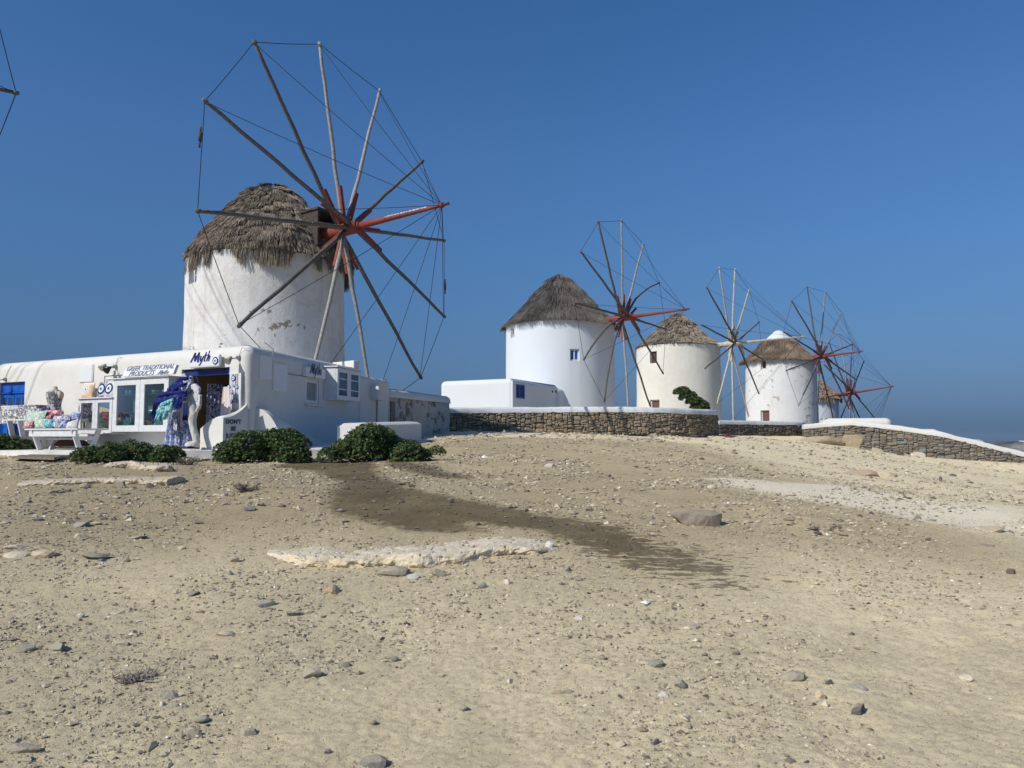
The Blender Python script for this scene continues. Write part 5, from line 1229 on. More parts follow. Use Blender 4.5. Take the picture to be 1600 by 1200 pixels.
Y3 = ((1256, 53.2), (1290, 53.0), (1330, 52.4), (1400, 51.4), (1470, 50.5), (1540, 50), (1620, 49.5), (1700, 49))
w3_ = [at(u, 682, Y) for u, Y in Y3]
vb3 = (684, 690, 696, 707, 714, 721, 731, 742); vt3 = (670, 666.5, 663.5, 671.5, 681.5, 698.5, 718, 737)
t3 = rubble('descending slate rubble wall with white coping running off to the sea side', [p.xy for p in w3_], zline([(u, v, Y) for (u, Y), v in zip(Y3, vb3)]), zline([(u, v, Y) for (u, Y), v in zip(Y3, vt3)]), .30, STONE2, .075, .045, .08, .5, 3, over=.05, cop_mt=WHITE)
# white parapet blocks above it
def pblock(label, u0, u1, v, Y, dY, name, zb_):
    a, b = at(u0, v, Y), at(u1, v, Y-dY); d = Vector((b.x-a.x, b.y-a.y, 0)).normalized(); n = Vector((d.y, -d.x, 0)); A = Vector((a.x, a.y, 0)); B = Vector((b.x, b.y, 0))
    t = thing(name, label, 'parapet', (A.x, A.y, zb_), 'white parapets above the descending wall')
    block('wall', [tuple(A.xy), tuple(B.xy), tuple((B-n*1.6).xy), tuple((A-n*1.6).xy)], zb_, a.z, WHITE, t, [.1, .45, .45, .1], .38, (), .35, .02, .4, 21)
pblock('upper white parapet block at the head of the descending wall', 1284, 1395, 653.5, 53.6, 1.2, 'parapet_block', .6)
pblock('lower white parapet block stepping down towards the sea', 1385, 1470, 670.5, 52.4, .8, 'parapet_block', .0)



# ---------------------------------------------------------------- plants
LEAF = mat('shrub_leaf', (.03, .07, .02), .5, .4); k = N(LEAF); t_ = k.attr('tone').outputs['Fac']
k.col(k.ramp(t_, [(0, (.025, .055, .017)), (.45, (.07, .12, .03)), (.82, (.145, .19, .05)), (.93, (.13, .12, .04)), (1, (.15, .085, .035))]))
tl = k.n('ShaderNodeBsdfTranslucent'); tl.inputs[0].default_value = (.06, .12, .02, 1); ms = k.n('ShaderNodeMixShader'); ms.inputs[0].default_value = .18
k.l(k.b.outputs[0], ms.inputs[1]); k.l(tl.outputs[0], ms.inputs[2]); k.l(ms.outputs[0], LEAF.node_tree.nodes['Material Output'].inputs['Surface'])
STEMM = simple('shrub_stem', (.11, .085, .06), (.06, .045, .035), 12)
def foliage(lumps, n, ll, lw, brown=.05, seed=0, up=.6, inner=.3):
    g = np.random.default_rng(seed); lumps = np.array(lumps, float); vol = lumps[:, 3]*lumps[:, 4]*lumps[:, 5]; wt = vol**.67; wt /= wt.sum()
    li = g.choice(len(lumps), n, p=wt); D = g.normal(size=(n, 3)); D /= np.linalg.norm(D, axis=1)[:, None]
    D[:, 2] = np.where(D[:, 2] < -.25, -D[:, 2], D[:, 2])
    rr = np.where(g.random(n) < inner, .45+.5*g.random(n), .88+.2*g.random(n))
    P = lumps[li, :3]+D*rr[:, None]*lumps[li, 3:]
    # drop rosettes buried deep in other lumps
    dp = np.full(n, 9.)
    for L_ in lumps: dp = np.minimum(dp, np.linalg.norm((P-L_[:3])/L_[3:], axis=1))
    keep = dp > .5; P = P[keep]; D = D[keep]; n = len(P)
    ax = D*.6+np.array([0, 0, up])+g.normal(size=(n, 3))*.22; ax /= np.linalg.norm(ax, axis=1)[:, None]
    A = np.cross(ax, g.normal(size=(n, 3))); A /= np.linalg.norm(A, axis=1)[:, None]; B = np.cross(ax, A)
    K = 7; Vs = []; tone0 = np.clip(.45+.20*g.normal(size=n), 0, .88); tone0 = np.where(g.random(n) < brown, .93+.07*g.random(n), tone0); T_ = []
    for j in range(K):
        a = 2*np.pi*j/K+g.random(n)*.7; el = .25+.75*g.random(n); l = ll*(.65+.6*g.random(n)); w = lw*(.7+.5*g.random(n))
        dr = (A*np.cos(a)[:, None]+B*np.sin(a)[:, None])*np.cos(el)[:, None]+ax*np.sin(el)[:, None]
        sd = np.cross(dr, ax); sd /= np.linalg.norm(sd, axis=1)[:, None]+1e-9
        base = P+ax*(j/K*ll*.7)[..., None] if False else P+ax*(j/K*ll*.7)
        nrm = np.cross(sd, dr)
        Vs.append(np.stack([base, base+dr*(l*.55)[:, None]+sd*w[:, None]+nrm*(l*.06)[:, None], base+dr*l[:, None]-nrm*(l*.1)[:, None], base+dr*(l*.55)[:, None]-sd*w[:, None]+nrm*(l*.06)[:, None]], 1))
        T_.append(np.clip(tone0+.10*g.normal(size=n), 0, 1))
    V = np.stack(Vs, 1).reshape(-1, 3); F_ = np.arange(len(V)).reshape(-1, 4); T_ = np.repeat(np.stack(T_, 1).reshape(-1), 4)
    return V, F_, T_
def shrub(label, base, lumps, n, ll=.075, lw=.02, brown=.04, seed=0, group='low green shrubs along the shop', name='shrub', inner=.3, nstem=14):
    t = thing(name, label, 'shrub', tuple(base), group); b = Vector(base); q = random.Random(seed)
    L_ = [(b.x+l[0], b.y+l[1], b.z+l[2], l[3], l[4], l[5]) for l in lumps]
    V, F_, T_ = foliage(L_, n, ll, lw, brown, seed, inner=inner)
    o = link('foliage', npmesh('foliage', V, F_, LEAF, False, {'tone': T_}), t); o['kind'] = 'stuff'
    m = MB()
    for i in range(nstem):
        l = q.choice(L_); c = Vector(l[:3]); e = c+Vector((q.uniform(-.7, .7)*l[3], q.uniform(-.7, .7)*l[4], q.uniform(.1, .75)*l[5])); s = Vector((c.x*.6+b.x*.4, c.y*.6+b.y*.4, b.z-.05)); m.tube([s, s.lerp(e, .5)+Vector((q.uniform(-.06, .06), q.uniform(-.06, .06), 0)), e], [.022, .015, .007], 5)
    m.build('stems', STEMM, t)['kind'] = 'stuff'
def lumpset(w, d, h, n, seed, r=.34):
    q = random.Random(seed); out = []
    for i in range(n):
        a = -1+2*(i+.5)/n+q.uniform(-1, 1)/n; b = q.uniform(-1, 1); hh_ = h*(1-.55*abs(a)**2.2)*q.uniform(.72, 1.05); rr = r*q.uniform(.75, 1.2)
        out.append((a*(w/2-rr*.7), b*d/2, max(.12, hh_-rr*.75), rr, rr, rr*q.uniform(.75, 1.0)))
        out.append((a*(w/2-rr*.7), b*d/2, max(.1, (hh_-rr)*.45), rr*.95, rr*.95, rr*.8))
    return out
def gb(u, v, Y=None):
    p = on_ground(u, v); return p
b2 = gb(206, 724); shrub('low spreading shrub below the glazed display cases', (b2.x-.42, b2.y+.4, b2.z-.04), lumpset(2.5, .8, .44, 14, 2, .26), 4600, .05, .0145, .04, 2)
b3 = gb(411, 723); shrub('rounded dense shrub in front of the shop corner and its painted parapet', (b3.x-.1, b3.y+.55, b3.z-.04), lumpset(2.1, 1.0, .76, 15, 3, .33), 8500, .05, .0145, .06, 3)
b4 = gb(590, 721); shrub('broad shrub tapering to the right before the masonry bench', (b4.x+.03, b4.y+.6, b4.z-.04),
    [(l[0]-.12, l[1], l[2]*(1 if l[0] < .2 else .62), l[3], l[4], l[5]) for l in lumpset(2.45, 1.0, .78, 15, 4, .33)]+[(1.2, .1, .16, .22, .24, .18)], 8500, .05, .0145, .08, 4)
b1_ = gb(8, 704); shrub('dark low shrub at the left edge of the picture', (b1_.x-.15, b1_.y+.3, b1_.z-.03), lumpset(1.5, .7, .42, 9, 5, .24), 1600, .07, .019, .02, 5)
b5 = gb(276, 712); shrub('small grey green sprout between two shrubs at the step', (b5.x, b5.y+.2, b5.z-.03), lumpset(.7, .35, .16, 5, 6, .13), 500, .06, .017, .08, 6, nstem=5)
# wind-bent shrub on the wall top by the cream mill
ts = at(1087, 640, 44.2); shrub('wind bent shrub leaning left over the wall coping in front of the cream windmill', tuple(ts), [(-.95, 0, .92, .30, .28, .26), (-.70, .05, .95, .38, .34, .32), (-.55, 0, .62, .36, .34, .3), (-.30, .1, .70, .38, .36, .3), (-.12, 0, .42, .40, .36, .32), (.12, .1, .36, .36, .34, .3), (.38, 0, .2, .34, .3, .28), (.5, .1, .05, .28, .3, .24), (.1, 0, .08, .4, .3, .2)], 4200, .085, .026, .14, 8, None, 'wind_bent_shrub', nstem=4)
# dry weeds
DRYM = simple('dry_weed', (.17, .14, .11), (.10, .085, .07), 9)
def weed(label, u, v, w, h, seed, mt=None, nm='dry_weed', n=46):
    p = on_ground(u, v); q = random.Random(seed); m = MB()
    for i in range(n):
        a = q.uniform(0, 6.28); l = q.uniform(.4, 1)*w/2; b = p+Vector((q.uniform(-.3, .3)*w, q.uniform(-.3, .3)*w, -.01)); e = b+Vector((math.cos(a)*l, math.sin(a)*l, q.uniform(.25, 1)*h)); m.tube([b, b.lerp(e, .5)+ZV*h*.2, e], [.006, .005, .003], 4, 0, False)
        for _ in range(3):
            f = e.lerp(b, q.uniform(0, .6)); m.tube([f, f+Vector((q.uniform(-.05, .05), q.uniform(-.05, .05), q.uniform(0, .05)))], [.004, .002], 4, 0, False)
    props(m.build(nm, mt or DRYM), label, 'weed', 'dry weeds on the slope')
weed('dry greyish thistle tuft on the lower left of the dirt slope', 210, 1062, .20, .035, 1, simple('dry_thistle', (.36, .31, .26), (.24, .2, .18), 9), 'dry_weed', 30)
weed('dead brown weed among boulders under the descending wall', 1406, 711, .9, .4, 2, None, 'dry_weed', 60)
weed('dark dry tuft on the dirt below the round shrub', 383, 768, .34, .14, 3)
weed('dry tuft against the concrete strip beside the driftwood step', 290, 726, .5, .2, 4)
weed('dry tuft at the foot of the long rubble wall near its right end', 1140, 684, .7, .28, 5, REDM, 'dry_weed', 30)

# ---------------------------------------------------------------- rocks, outcrop, concrete remnants, gravel
def rock_mat(name, a, b, c=None, dust=.55):
    m = mat(name, a, .92, .15); k = N(m); w = k.co('World'); n = k.noise(w, 7, 6, .65); n2 = k.noise(w, 45, 4, .65)
    col = k.mix(k.ramp(n, [(.35, 0), (.65, 1)]), a, b); col = k.mix(k.math('MULTIPLY', k.ramp(n2, [(.5, 0), (.7, 1)]), .5), col, c or tuple(x*.6 for x in b)); gn_ = k.n('ShaderNodeNewGeometry'); sp_ = k.n('ShaderNodeSeparateXYZ'); k.l(gn_.outputs['True Normal'], sp_.inputs[0])
    col = k.mix(k.math('MULTIPLY', k.ramp(k.math('ADD', sp_.outputs['Z'], k.math('MULTIPLY', k.math('SUBTRACT', n, .5), .8)), [(.3, 0), (1, 1)]), dust), col, (.50, .425, .305)); k.col(col)
    k.nor(k.bump(k.math('ADD', n, k.math('MULTIPLY', n2, .6)), .7, .02)); return m
RK = {'grey': rock_mat('rock_grey', (.37, .33, .255), (.27, .24, .19)), 'dark': rock_mat('rock_dark', (.17, .16, .145), (.11, .105, .095)), 'tan': rock_mat('rock_tan', (.56, .47, .32), (.46, .37, .25)),
      'pale': rock_mat('rock_pale', (.66, .60, .48), (.54, .48, .38)), 'blue': rock_mat('rock_bluish', (.28, .28, .25), (.20, .20, .18)), 'white': rock_mat('rock_white', (.68, .65, .60), (.56, .53, .48)), 'brown': rock_mat('rock_brown', (.20, .155, .115), (.14, .11, .085)),
      'sand': rock_mat('boulder_sand', (.42, .345, .235), (.32, .26, .175), None, .35), 'orange': rock_mat('rock_orange', (.46, .32, .18), (.36, .26, .16))}
def rock_bm(seed, sub=2, cuts=7, flat=1.0):
    q = random.Random(seed); bm = bmesh.new(); bmesh.ops.create_icosphere(bm, subdivisions=sub, radius=1)
    pl = []
    for _ in range(cuts):
        n = Vector((q.gauss(0, 1), q.gauss(0, 1), q.gauss(0, .8))).normalized(); pl.append((n, q.uniform(.34, .74)))
    for v in bm.verts:
        for n, d in pl:
            e = v.co.dot(n)-d
            if e > 0: v.co -= n*e*.95
        v.co *= 1.25*(1+.07*mnoise.noise(v.co*1.7+Vector((seed*1.7, 0, 0)))+.05*mnoise.noise(v.co*5+Vector((0, seed, 0))))
    return bm
def rock(label, u, v, w, h, kind, seed, group='stones lying on the dirt slope', name='rock', sub=2, dep=.8, sink=.33, tilt=None):
    """w, h as seen in the photograph's pixels, at the place where the sight line meets the ground"""
    p = on_ground(u, v+h*.45); px = p.y/FPX; W_, H_ = w*px*(1 if name != 'rock' else .88), h*px; q = random.Random(seed); bm = rock_bm(seed, sub, 7 if name == 'rock' else 11)
    H3 = max(.35*W_, H_*1.05) if h > w*.3 else max(.22*W_, H_)
    rz = q.uniform(-.5, .5) if tilt is None else tilt
    M = Matrix.Translation(p+Vector((0, W_*dep*.35, H3*(.5-sink)))) @ Matrix.Rotation(rz, 4, 'Z') @ Matrix.Rotation(q.uniform(-.12, .12), 4, 'X') @ Matrix.Diagonal((W_*.56, W_*dep*.5, H3*.56, 1))
    bmesh.ops.transform(bm, matrix=M, verts=bm.verts); m = MB(); m.bm(bm, 0, False); o = m.build(name, RK[kind]); return props(o, label, 'boulder' if name == 'boulder' else 'rock', group)
ROCKS = [
 ('dark stone beside its smaller twin below the round shrub', 387, 793, 24, 11, 'dark'), ('small round dark stone right of a larger dark one below the round shrub', 408, 787, 15, 9, 'dark'), ('tan stone just above the dark twin stones', 399, 782, 12, 6, 'tan'),
 ('pale chip on the dirt left below the round shrub', 350, 772, 14, 8, 'pale'), ('grey fragment at the foot of the crumbling concrete strip, leftmost of three', 186, 757, 20, 12, 'grey'), ('grey fragment under the middle of the concrete strip end', 206, 761, 16, 8, 'grey'), ('brown fragment under the broken end of the concrete strip', 231, 758, 15, 9, 'brown'),
 ('grey mound stone below the concrete strip left part', 128, 758, 20, 10, 'grey'), ('dark chip below the concrete strip, nearer its left end', 106, 765, 13, 7, 'dark'), ('flat brown chip left of the dark one below the strip', 84, 768, 16, 6, 'brown'), ('grey stone near the left edge above two dark pebbles', 40, 783, 16, 8, 'grey'),
 ('dark stone with flat top near the left edge', 56, 811, 15, 7, 'dark'), ('smaller dark stone above the flat topped one near the left edge', 45, 801, 12, 6, 'dark'), ('flat bluish slab among dry straw on the left slope', 126, 819, 28, 10, 'blue'), ('pale wedge below the flat bluish slab', 122, 836, 18, 9, 'pale'),
 ('pale flat slab at the left picture edge', 20, 855, 32, 8, 'pale'), ('wide pale broken slab below the pale flat one at the left edge', 22, 867, 40, 11, 'pale'), ('broad tan slab with a dark right corner at mid left', 69, 864, 48, 13, 'tan'), ('dark wedge shaped stone with a long shadow at mid left', 143, 867, 36, 17, 'dark'), ('small bluish pebble right of the dark wedge', 155, 875, 13, 6, 'blue'),
 ('low grey ledge with a shaded lower edge left of the outcrop', 213, 839, 27, 7, 'grey'), ('flat pale stone above the low grey ledge', 195, 807, 18, 7, 'pale'), ('rounded tan stone alone left of the outcrop', 283, 856, 13, 6, 'tan'), ('two toned stone with a dark cap left of the outcrop', 366, 874, 17, 10, 'grey'), ('small upright grey chip below the two toned stone', 360, 894, 10, 10, 'blue'),
 ('dark flat stone on the lower left slope', 301, 927, 21, 9, 'dark'), ('broken pale blue stone under a darker one, lower left', 412, 944, 30, 13, 'blue'), ('dark chip just above the broken pale blue stone', 408, 935, 13, 7, 'dark'), ('dark slate sliver right of the broken blue stone', 459, 959, 22, 8, 'dark'), ('white sliver on the lower left slope', 181, 958, 18, 5, 'white'),
 ('angular stone with a white face on the lower left slope', 124, 962, 12, 8, 'white'), ('small pale chip below the angular white faced one', 62, 978, 11, 6, 'pale'), ('flat brown stone near the wet patch, upper left', 481, 768, 24, 7, 'brown'), ('rounded orange tan stone below the outcrop', 519, 921, 27, 14, 'orange'),
 ('white oblong stone right below the outcrop', 643, 900, 19, 10, 'white'), ('lumpy grey stone against the outcrop lower edge', 614, 893, 44, 15, 'grey'), ('grey brown stone right of the white oblong one', 686, 894, 22, 14, 'grey'), ('flat pale stone below the right end of the outcrop', 794, 909, 21, 8, 'pale'), ('brown stone in the hollow under the right part of the outcrop', 806, 870, 16, 9, 'brown'),
 ('dark pebble on the left rim of the wet patch', 531, 797, 14, 6, 'dark'), ('dark pebble on the upper rim of the wet patch', 705, 780, 11, 5, 'dark'), ('pale stone on the bare dirt below the long rubble wall', 859, 727, 21, 7, 'pale'), ('grey slab fragment below the flat pale stone', 753, 914, 18, 11, 'blue'), ('bluish grey chip below the wet streak', 889, 889, 12, 8, 'blue'),
 ('pale flat stone left of the whitish track', 1112, 760, 15, 7, 'pale'), ('small grey stone on the whitish track', 1242, 772, 10, 6, 'grey'), ('pale stone on the upper rim of the wet streak', 950, 817, 14, 5, 'pale'), ('pale sliver below the large flat boulder', 1020, 834, 14, 5, 'pale'), ('square white block at the right tip of the outcrop', 858, 851, 19, 12, 'white'),
 ('reddish brown stone right of the large flat boulder', 1234, 811, 15, 8, 'brown'), ('dark stone on the upper dirt below the wall end', 1097, 716, 11, 5, 'dark'), ('grey block fragment under the descending wall', 1441, 708, 26, 9, 'pale'), ('tan block left of the dead weed under the descending wall', 1373, 703, 24, 12, 'tan'), ('upright dark stone standing on the right slope', 1471, 748, 6, 10, 'dark'),
 ('small dark stone right of the upright one', 1489, 742, 11, 5, 'dark'), ('reddish bedrock hump on the right slope', 1350, 738, 50, 11, 'orange'), ('tan bedrock hump right of the reddish one', 1382, 740, 42, 10, 'tan'), ('low tan bedrock mound at the right end of the whitish track', 1552, 826, 46, 10, 'tan'), ('dark flat stone on the right slope below the tan mound', 1545, 851, 21, 6, 'dark'),
 ('small brown stone on the right slope left of the dark flat one', 1452, 842, 10, 6, 'brown'), ('brown stone near the right picture edge', 1583, 893, 17, 10, 'brown'), ('grey stone with a dark side at the lower left edge', 33, 1014, 30, 11, 'grey'), ('smooth dark blue flat pebble at the lower left', 87, 1012, 30, 12, 'blue'), ('flat grey stone with a shaded end, lower left', 189, 1005, 25, 8, 'grey'),
 ('blue grey stone above a tiny white chip, lower left', 263, 1085, 30, 14, 'blue'), ('tiny white chip below the blue grey stone', 253, 1099, 11, 8, 'white'), ('whitish grey stone with a dark right face near the bottom', 302, 1144, 28, 17, 'grey'), ('bluish stone half buried just above the whitish grey one', 313, 1125, 22, 11, 'blue'), ('large grey stone with a dark corner at the bottom left corner', 28, 1171, 44, 17, 'grey'),
 ('dark pair of pebbles on the lower middle slope', 535, 1037, 21, 12, 'dark'), ('low grey ledge on the lower middle slope', 485, 1054, 36, 13, 'grey'), ('flat grey stone near the bottom left of centre', 386, 1146, 26, 10, 'grey'), ('brown stone near the bottom below centre', 581, 1130, 14, 10, 'brown'), ('dark purple stone cut by the bottom edge', 580, 1192, 40, 16, 'dark'),
 ('dark pebble near the bottom right of a grey flat one', 514, 1174, 14, 9, 'dark'), ('pale buried stone on the lower left slope', 346, 990, 30, 8, 'pale'), ('blue grey stone on the lower right slope with a smaller one below', 1029, 1037, 27, 14, 'blue'), ('flat grey stone on the lower right slope above the blue grey one', 1086, 980, 20, 7, 'grey'), ('dark edged tan pebble on the lower right slope', 1208, 975, 11, 7, 'tan'),
 ('brown curled chip on the lower right slope', 1152, 1021, 14, 7, 'brown'), ('white flat stone on the lower right slope', 1035, 1085, 21, 9, 'white'), ('rough grey stone right of the white flat one', 1067, 1070, 22, 13, 'blue'), ('long grey stone on the lower right slope', 1238, 1057, 42, 14, 'grey'), ('pale upright stone below the long grey one', 1283, 1086, 15, 14, 'tan'),
 ('rounded grey green stone on the lower right slope', 1343, 1073, 31, 12, 'blue'), ('dark half buried stone below the grey green one', 1346, 1110, 30, 16, 'dark'), ('small dark upright chip left of the grey green stone', 1296, 1065, 10, 10, 'dark'), ('pale rough stone at the lower right edge', 1516, 1060, 24, 10, 'pale'), ('dark oval pebble near the bottom right of centre', 1026, 1160, 14, 10, 'dark'),
 ('grey stone near the bottom centre', 724, 1108, 16, 8, 'grey'), ('pale chip on the bottom centre slope', 905, 966, 14, 6, 'white'), ('grey pebble on the central foreground', 618, 1030, 16, 9, 'dark'), ('tan pebble in the foreground right of centre', 870, 1083, 14, 7, 'orange'), ('brown pebble in the middle of the foreground', 952, 995, 14, 7, 'brown')]
for i, (lab, u, v, w_, h_, kd) in enumerate(ROCKS): rock(lab, u, v, w_, h_, kd, 100+i)
rock('big tan boulder under the top of the descending wall', 1343, 690, 36, 25, 'sand', 311, 'boulders under the descending wall', 'boulder', 3, .8, .15, .2)
rock('broad low tan boulder left of the big one under the wall', 1302, 687, 70, 19, 'sand', 312, 'boulders under the descending wall', 'boulder', 3, .7, .3, .1)
rock('low tan boulder lump at the foot of the long rubble wall', 1022, 679, 16, 7, 'sand', 303, 'boulders under the descending wall', 'boulder', 2, .8, .2)
# large flat-topped boulder: thin at the left, thick at the right
p = on_ground(1090, 822); px = p.y/FPX; bm = bmesh.new()
for q in [(-42, -4, 19), (-39, 12, 20), (-12, -13, 22), (14, 18, 27), (34, 12, 25), (41, -6, 21), (22, -17, 19), (-37, -2, 12), (-30, 10, 8), (8, -15, -8), (37, -9, -8), (36, 10, -8), (0, 12, -8), (-6, -11, 5), (41, 2, 8)]: bm.verts.new(Vector(q)*px)
hl = bmesh.ops.convex_hull(bm, input=bm.verts); bmesh.ops.delete(bm, geom=[g for g in hl['geom_unused'] if isinstance(g, bmesh.types.BMVert)], context='VERTS')
bmesh.ops.triangulate(bm, faces=bm.faces[:])
for _ in range(2): bmesh.ops.subdivide_edges(bm, edges=bm.edges[:], cuts=2, use_grid_fill=True); bmesh.ops.smooth_vert(bm, verts=bm.verts[:], factor=.35, use_axis_x=True, use_axis_y=True, use_axis_z=True)
for v in bm.verts: v.co += Vector((1, .8, .8))*(mnoise.noise(v.co*6)*.020+mnoise.noise(v.co*17)*.010)
bmesh.ops.translate(bm, vec=p+Vector((0, 14*px, -.01)), verts=bm.verts)
m = MB(); m.bm(bm, 0, False); props(m.build('boulder', rock_mat('boulder_grey_brown', (.33, .28, .215), (.23, .195, .15), None, .3)), 'large flat topped grey boulder alone on the right of the wet streak', 'boulder')
# lime-washed bedrock outcrop and broken concrete strips
def ledge(name, label, cat, front, back, hgt, mt, seed, nx=170, ny=30, rough=.013, over=.03, group=None):
    """front/back: sight-line points of its front foot and back edge; a crumbling step facing the viewer"""
    Fp = [on_ground(u, v) for u, v in front]; Bp = [on_ground(u, v) for u, v in back]
    def lerpl(P_, t):
        x = t*(len(P_)-1); i = min(len(P_)-2, int(x)); return P_[i].lerp(P_[i+1], x-i)
    V = []
    for j in range(ny+1):
        for i in range(nx+1):
            t = i/nx; f, b = lerpl(Fp, t), lerpl(Bp, t); q_ = j/ny
            en = min(1, min(t, 1-t)*9)**.6; h = hgt(t)*en*(.75+.7*mnoise.noise((f.x*1.4, seed, 2))); nz_ = mnoise.noise((f.x*2.2, f.y*2, seed)); 
            if q_ < .38:                     # front face
                k_ = q_/.38; rag = .05*mnoise.noise((f.x*5, k_*1.5, seed))+.028*mnoise.noise((f.x*15, k_*3, seed))+.012*mnoise.noise((f.x*40, k_*6, seed)); pnt = f+Vector((0, (.02+rag)*en-over*math.sin(k_*2.6), 0)); z = g1n(pnt)-.03+(h+.03)*k_**.85
            else:
                k_ = (q_-.38)/.62; rag = .05*mnoise.noise((f.x*5, 1.5, seed))*(1-k_); pnt = f.lerp(b, k_)+Vector((0, .16*k_*mnoise.noise((f.x*2.3, 5, seed))+(.02+rag)*en*(1-k_)-over*math.sin(2.6)*(1-k_), 0)); z = g1n(pnt)+h*(1-k_)**1.5*1.0+.012*(1-k_)-.02*k_
            ck = abs(mnoise.noise((pnt.x*2.1, pnt.y*4.5, seed+9))); z -= .035*max(0, 1-ck/.045)*min(1, h*12)
            z += rough*en*(mnoise.noise((pnt.x*6, pnt.y*9, seed))+.6*mnoise.noise((pnt.x*17, pnt.y*22, seed+z*20)))*(1-.6*q_)
            V.append(Vector((pnt.x, pnt.y, z)))
    F_ = [(j*(nx+1)+i, j*(nx+1)+i+1, (j+1)*(nx+1)+i+1, (j+1)*(nx+1)+i) for j in range(ny) for i in range(nx)]
    m = MB(); m.add(V, F_, 0, False); o = m.build(name, mt); return props(o, label, cat, group)
def g1n(p): return g1(p.x, p.y)
LIME = mat('limewashed_rock', (.62, .57, .48), .95, .1); k = N(LIME); w = k.co('World'); n = k.noise(w, 3.5, 6, .68, .6); n2 = k.noise(w, 26, 5, .7); n3 = k.noise(k.co('World', (2.5, 9, 9)), 2.2, 5, .7)
gz = k.n('ShaderNodeNewGeometry'); sz_ = k.n('ShaderNodeSeparateXYZ'); k.l(gz.outputs['True Normal'], sz_.inputs[0])
c_ = k.mix(k.ramp(n, [(.38, 0), (.62, 1)]), (.62, .51, .34), (.68, .60, .45))
c_ = k.mix(k.ramp(k.math('ADD', n3, k.math('MULTIPLY', sz_.outputs['Z'], .22)), [(.67, 0), (.85, 1)]), c_, (.72, .65, .52))
c_ = k.mix(k.math('MULTIPLY', k.ramp(n2, [(.3, 1), (.45, 0)]), .55), c_, (.27, .21, .15)); k.col(c_)
k.nor(k.bump(n2, .8, .02, k.bump(n, .6, .05)))
CONC = rock_mat('crumbling_concrete', (.62, .53, .40), (.50, .42, .31), (.32, .26, .18))
ledge('rock_outcrop', 'long crumbling white and tan rock outcrop in the middle of the slope', 'outcrop', [(418, 866), (470, 884), (540, 889), (600, 884), (660, 887), (720, 880), (780, 868), (840, 867), (872, 858)],
      [(420, 850), (470, 848), (540, 847), (600, 846), (660, 842), (720, 834), (780, 828), (830, 830), (870, 848)], lambda t: .04+.085*math.sin(math.pi*min(1, t*1.05))+.02*math.sin(t*17), LIME, 3)
ledge('concrete_strip', 'long crumbling tan concrete strip across the upper left slope', 'concrete strip', [(28, 758), (90, 757), (150, 755), (220, 757), (262, 759), (292, 752)], [(40, 746), (90, 744), (150, 742), (220, 741), (265, 741), (288, 742)], lambda t: .05+.13*t, CONC, 5, 130, 22, .018, .06, 'broken concrete remnants')
ledge('concrete_strip', 'short broken concrete slab below the low spreading shrub', 'concrete strip', [(163, 730), (200, 731), (245, 737), (272, 737)], [(168, 719), (200, 718), (240, 719), (268, 721)], lambda t: .10+.05*t, CONC, 7, 80, 18, .016, .05, 'broken concrete remnants')
ledge('rock_ledge', 'low pale rock ledge under the broad tapering shrub', 'rock ledge', [(545, 718), (580, 719), (622, 717)], [(548, 712), (580, 709), (618, 708)], lambda t: .10+.05*math.sin(t*9), rock_mat('ledge_grey', (.36, .32, .26), (.26, .23, .19)), 9, 60, 16, .03, .04)
ledge('rock_ledge', 'pale rock ledge between the sprout and the step', 'rock ledge', [(275, 722), (300, 722), (330, 720)], [(278, 712), (300, 711), (328, 711)], lambda t: .10+.03*math.sin(t*7), CONC, 11, 50, 14, .025, .04)
# black hose lying at the foot of the long wall
hs = [on_ground(u, v) for u, v in ((968, 680), (985, 681.5), (1005, 682), (1020, 680.5), (1035, 679), (1060, 682), (1085, 684), (1105, 684))]
m = MB(); m.tube([p+ZV*.05 for p in hs], .04, 7); props(m.build('hose', mat('black_hose', (.02, .02, .02), .6)), 'black hose lying along the foot of the long rubble wall', 'hose')
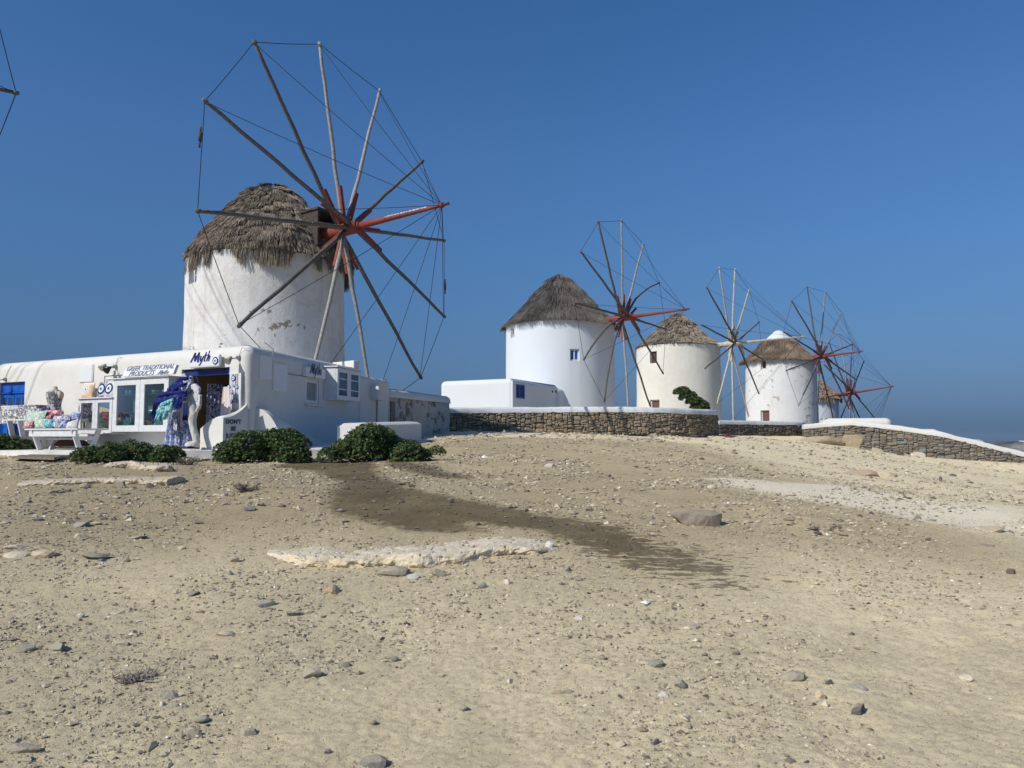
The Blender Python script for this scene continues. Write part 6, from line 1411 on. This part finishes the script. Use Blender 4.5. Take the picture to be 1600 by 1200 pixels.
# loose gravel
GRAV = mat('gravel', (.3, .26, .21), .92, .1); k = N(GRAV); k.col(k.ramp(k.attr('tone').outputs['Fac'], [(0, (.09, .08, .07)), (.25, (.22, .19, .145)), (.5, (.42, .36, .26)), (.78, (.56, .485, .36)), (.94, (.70, .63, .50)), (1, (.78, .75, .68))]))
def gravel():
    g = np.random.default_rng(21); oc = np.array([(1, 0, 0), (-1, 0, 0), (0, 1, 0), (0, -1, 0), (0, 0, 1), (0, 0, -1)], float); of = np.array([(0, 2, 4), (2, 1, 4), (1, 3, 4), (3, 0, 4), (2, 0, 5), (1, 2, 5), (3, 1, 5), (0, 3, 5)])
    XS, YS, SS = [], [], []
    for (y0, y1, dens, lo, hi) in ((2.6, 5.5, 1600, .003, .012), (5.5, 9, 650, .0045, .017), (9, 15, 190, .007, .026), (15, 26, 45, .012, .045), (26, 50, 9, .02, .09), (2.6, 6.5, 2300, .0016, .0045), (6.5, 11, 500, .003, .008), (2.6, 9, 40, .012, .026), (9, 20, 12, .025, .055)):
        A = (y1**2-y0**2)*.80; n = int(A*dens); y = np.sqrt(y0**2+(y1**2-y0**2)*g.random(n)); x = (g.random(n)*2-1)*y*.80
        keep = (poly_sd(x, y, WET) < -.05) | (g.random(n) < .35); x, y = x[keep], y[keep]; n = len(x)
        keep = (hi < .009) | (vnoise(x*.9+7, y*.9, 31)*.7+vnoise(x*3, y*3, 32)*.3+.12*np.clip(-x/y, -.6, .6)*1.6 > .36*g.random(n)+.22); x, y = x[keep], y[keep]
        XS.append(x); YS.append(y); SS.append(lo*(hi/lo)**(g.random(len(x))**2.2))
    x = np.concatenate(XS); y = np.concatenate(YS); s = np.concatenate(SS); n = len(x); z = G(x, y)
    J = oc[None]*(.65+.6*g.random((n, 6, 1)))+g.normal(size=(n, 6, 3))*.16
    J *= (s[:, None]*np.stack([.9+.8*g.random(n), .9+.8*g.random(n), .45+.5*g.random(n)], 1))[:, None, :]
    a = g.random(n)*6.283; ca, sa = np.cos(a)[:, None], np.sin(a)[:, None]; X_ = J[..., 0]*ca-J[..., 1]*sa; Y_ = J[..., 0]*sa+J[..., 1]*ca
    V = np.stack([X_+x[:, None], Y_+y[:, None], J[..., 2]+(z+s*.22)[:, None]], -1).reshape(-1, 3)
    F_ = (of[None]+np.arange(n)[:, None, None]*6).reshape(-1, 3)
    iw = np.maximum(poly_sd(x, y, WET), poly_sd(x, y, WET2)) > -.08
    tn = np.repeat(np.where(iw, .28, 1.0)*np.clip(.47+.2*g.normal(size=n), 0, 1), 6)
    o = link('gravel', npmesh('gravel', V, F_, GRAV, False, {'tone': tn})); props(o, 'loose gravel and chips strewn over the dirt slope', 'gravel', None, 'stuff')
gravel()
for o in list(bpy.data.objects):
    if o.name.startswith('tmp'): bpy.data.objects.remove(o)
